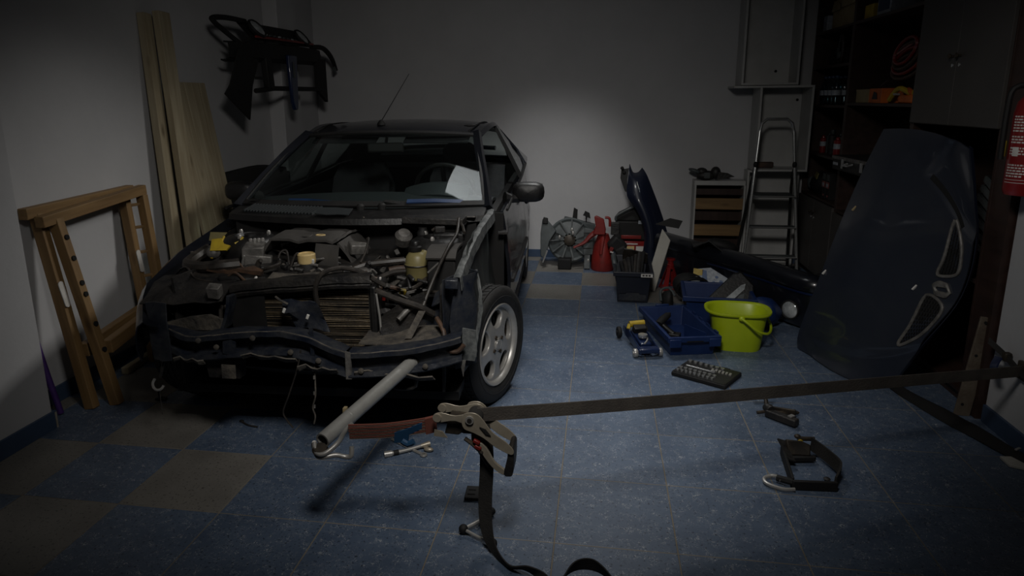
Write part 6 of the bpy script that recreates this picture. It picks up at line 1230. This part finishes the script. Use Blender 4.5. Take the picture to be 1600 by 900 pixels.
# ------------------------------------------------------------------ tools on the floor
W1 = thing('socket_wrench', 'chrome ratchet handle lying across another wrench below the red strap', 'wrench', (-.80, 2.60, 0))
MB().tube([(-.09, -.065, .012), (-.06, -.05, .012)], [.014, .014], 10).build('grip_end', 'steel', W1); MB().tube([(-.06, -.05, .012), (.0, -.012, .012), (.06, .03, .016)], [.010, .008, .008], 10).build('shaft', 'steel', W1); MB().tube([(.05, .022, .016), (.085, .045, .018)], [.009, .013], 10).build('head', 'zinc', W1); MB().ball((.09, .005, .012), (.022, .012, .010)).build('square_drive', 'zinc', W1); MB().tube([(.06, .03, .014), (.085, .01, .012)], .008, 8).build('neck', 'zinc', W1); MB().tube([(-.055, -.047, .012), (-.035, -.034, .012)], .0115, 10).build('black_collar', 'matte', W1)
W2 = thing('wrench', 'thin steel wrench lying under the chrome ratchet handle', 'wrench', (-.80, 2.62, 0))
MB().tube([(-.10, .06, .008), (.0, -.005, .006), (.07, -.05, .006)], .007, 8).build('shaft', 'steel', W2); MB().lathe([(.013, -.006), (.016, 0), (.013, .006), (.007, .006), (.007, -.006)], (.078, -.055, .007), n=14, caps=False).build('ring_end', 'steel', W2)
BKT = thing('floor_bracket', 'small black L-shaped bracket on the floor behind the hanging strap tail', 'bracket', (-.44, 2.30, 0), .05)
MB().bx(-.045, .05, -.035, .05, 0, .014).build('base', 'matte', BKT, bevel=.003); MB().prism([(-.035, 0), (.045, 0), (.04, .05), (.02, .10), (.01, .055), (-.035, .05)], (.03, 0, .01), (0, 1, 0), (0, 0, 1), .012).build('upright', 'matte', BKT, bevel=.002)
for k in range(2): MB().box((-.02, -.01+.03*k, .015), (.03, .006, .002)).build('slot', 'slot', BKT)
W3 = thing('wheel_brace', 'folding steel wheel brace with black ball joints on the floor by the strap tail', 'wrench', (-.40, 2.08, 0))
MB().tube([(-.045, -.015, .018), (.0, .035, .018), (.03, .085, .018)], [.007, .008, .012], 10).build('short_arm', 'steel', W3); MB().tube([(-.045, -.015, .018), (.01, -.045, .014), (.065, -.07, .014)], .006, 10).build('long_arm', 'steel', W3); MB().ball((-.046, -.014, .018), .017).build('joint', 'matte', W3); MB().ball((.07, -.072, .015), .015).build('ball_end', 'matte', W3); MB().tube([(.012, .055, .018), (.04, .11, .018)], .014, 10).build('socket_end', 'matte', W3)
RA = thing('ratchet_buckle', 'worn dark ratchet buckle on the floor just under the long strap', 'ratchet buckle', (.86, 3.14, 0), 0)
MB().beam((-.03, .02, .02), (.08, -.09, .025), .04, .035, (0, 0, 1)).build('frame', 'dark', RA, bevel=.006); MB().beam((-.0, .06, .02), (.10, .01, .03), .012, .03).build('side_plate', 'bronze', RA, bevel=.003); MB().tube([(-.075, .02, .015), (-.03, .03, .02), (.10, .03, .016)], .008, 8).build('axle', 'bronze', RA); MB().ball((.10, .035, .02), (.025, .012, .010)).build('axle_knob', 'bronze', RA); MB().lathe([(.02, -.02), (.024, 0), (.02, .02)], (-.02, .03, .035), (pi/2, 0, .4), n=14).build('spool', 'dark', RA); MB().prism([(-.06, .0), (.03, .01), (.04, .05), (.02, .04), (-.03, .035), (-.06, .03)], (-.02, .10, .05), (1, 0, 0), (0, .4, .9), .008).build('lever', 'bronze', RA, bevel=.002); MB().box((.06, -.06, .045), (.03, .02, .006), (0, 0, .7)).build('worn_highlight_edge', 'steel', RA); MB().tube([(-.02, .06, .02), (-.02, .09, .05), (-.03, .11, .07)], .010, 8).build('lever_post', 'bronze', RA)
RBk = thing('ratchet_buckle', 'open black ratchet buckle with a bright snap hook, nearest the camera on the right', 'ratchet buckle', (.88, 2.66, 0))
MB().beam((-.075, .12, .03), (-.095, -.13, .02), .012, .045).build('left_arm', 'matte', RBk, bevel=.003); MB().beam((-.10, -.145, .022), (.07, -.135, .022), .014, .04).build('front_bar', 'matte', RBk, bevel=.004); MB().ribbon([(.065, -.13, .03), (.115, -.03, .04), (.095, .06, .045), (.055, .15, .05)], .055, .008, (.1, .1, 1), sub=4).build('right_arm', 'strapb', RBk); MB().beam((-.07, .06, .02), (.05, .08, .02), .02, .02).build('cross_bar', 'matte', RBk, bevel=.003)
MB().prism([(-.04, -.02), (.05, -.02), (.055, .03), (.02, .045), (-.045, .05)], (-.02, .11, .03), (1, 0, 0), (0, .5, .8), .03).build('pawl_body', 'bronze', RBk, bevel=.006); MB().beam((-.075, .15, .06), (-.06, .02, .035), .03, .006, (.3, 0, 1)).build('lever_plate', 'dark', RBk); MB().tube([(.0, .17, .06), (.07, .175, .06)], .010, 8).build('lever_pin', 'bronze', RBk); MB().ball((.0, .13, .065), (.012, .008, .012)).build('yellow_mark', 'yellow', RBk); MB().ball((.0, .175, .068), (.014, .012, .010)).build('pin_head', 'bronze', RBk); MB().lathe([(.010, 0), (.014, .006), (.008, .010)], (.055, -.06, .004), n=12).build('washer', 'dark', RBk)
hk_ = MB().tube([(-.095, -.165, .014), (-.14, -.165, .012), (-.19, -.135, .012), (-.195, -.10, .014), (-.165, -.085, .02), (-.14, -.10, .024), (-.135, -.12, .02)], .0075, 8, sub=6).build('snap_hook', 'steel', RBk); MB().tube([(-.145, -.10, .02), (-.12, -.12, .025), (-.095, -.13, .025)], .014, 8).build('hook_ring', 'matte', hk_)
BS = thing('wiper_bundle', 'long black rubber trim strip lying on the floor along the right wall', 'trim strip', (1.66, 3.15, 0))
MB().sheet([[p+n*w*q+V((0, 0, h)) for q, h in ((-1, .006), (-.6, .03), (0, .04), (.6, .03), (1, .006))] for p, n, w in [(V((-.10+.26*t, .42-.80*t, 0)), V((.95, .3, 0)), .022+.028*sin(pi*t)**.8*(1-.35*t)) for t in [k/14 for k in range(15)]]], .004).crumple(.006, 8, 2).build('strip', 'matte', BS)
MB().tube([(.14, -.33, .02), (.17, -.42, .02)], [.022, .018], 8).build('strip_end', 'matte', BS); MB().box((.12, -.26, .045), (.03, .01, .006), (0, 0, .6)).build('bright_clip', 'steel', BS)
tag(MB().prism([(-.06, -.05), (.05, -.10), (.06, .03), (-.06, .02)], (0, 0, 0), (1, 0, 0), (0, 1, 0), .012).build('tile_offcut', 'plat', bevel=.002, loc=(1.77, 2.86, .001)), 'broken pale tile piece on the floor at the right baseboard', 'tile piece')
pa = thing('floor_scrap', 'short bent black wire scrap on the floor under the car front', 'wire', (-1.62, 2.72, 0)); MB().tube([(-.05, .03, .006), (0, .0, .006), (.05, -.01, .006)], .004, 6, sub=3).build('wire', 'hose', pa); MB().ball((-.055, .035, .007), (.012, .008, .006)).build('plug', 'matte', pa)
pb = thing('floor_clip', 'small black plastic clip on the grey floor tile by the left frame', 'clip', (-2.22, 2.93, 0)); MB().prism([(-.03, -.01), (.03, -.015), (.02, .015), (-.01, .02)], (0, 0, .002), (1, 0, 0), (0, 1, 0), .01).build('base', 'matte', pb); MB().tube([(-.01, 0, .01), (-.015, .005, .06)], .004, 6).build('stem', 'matte', pb)
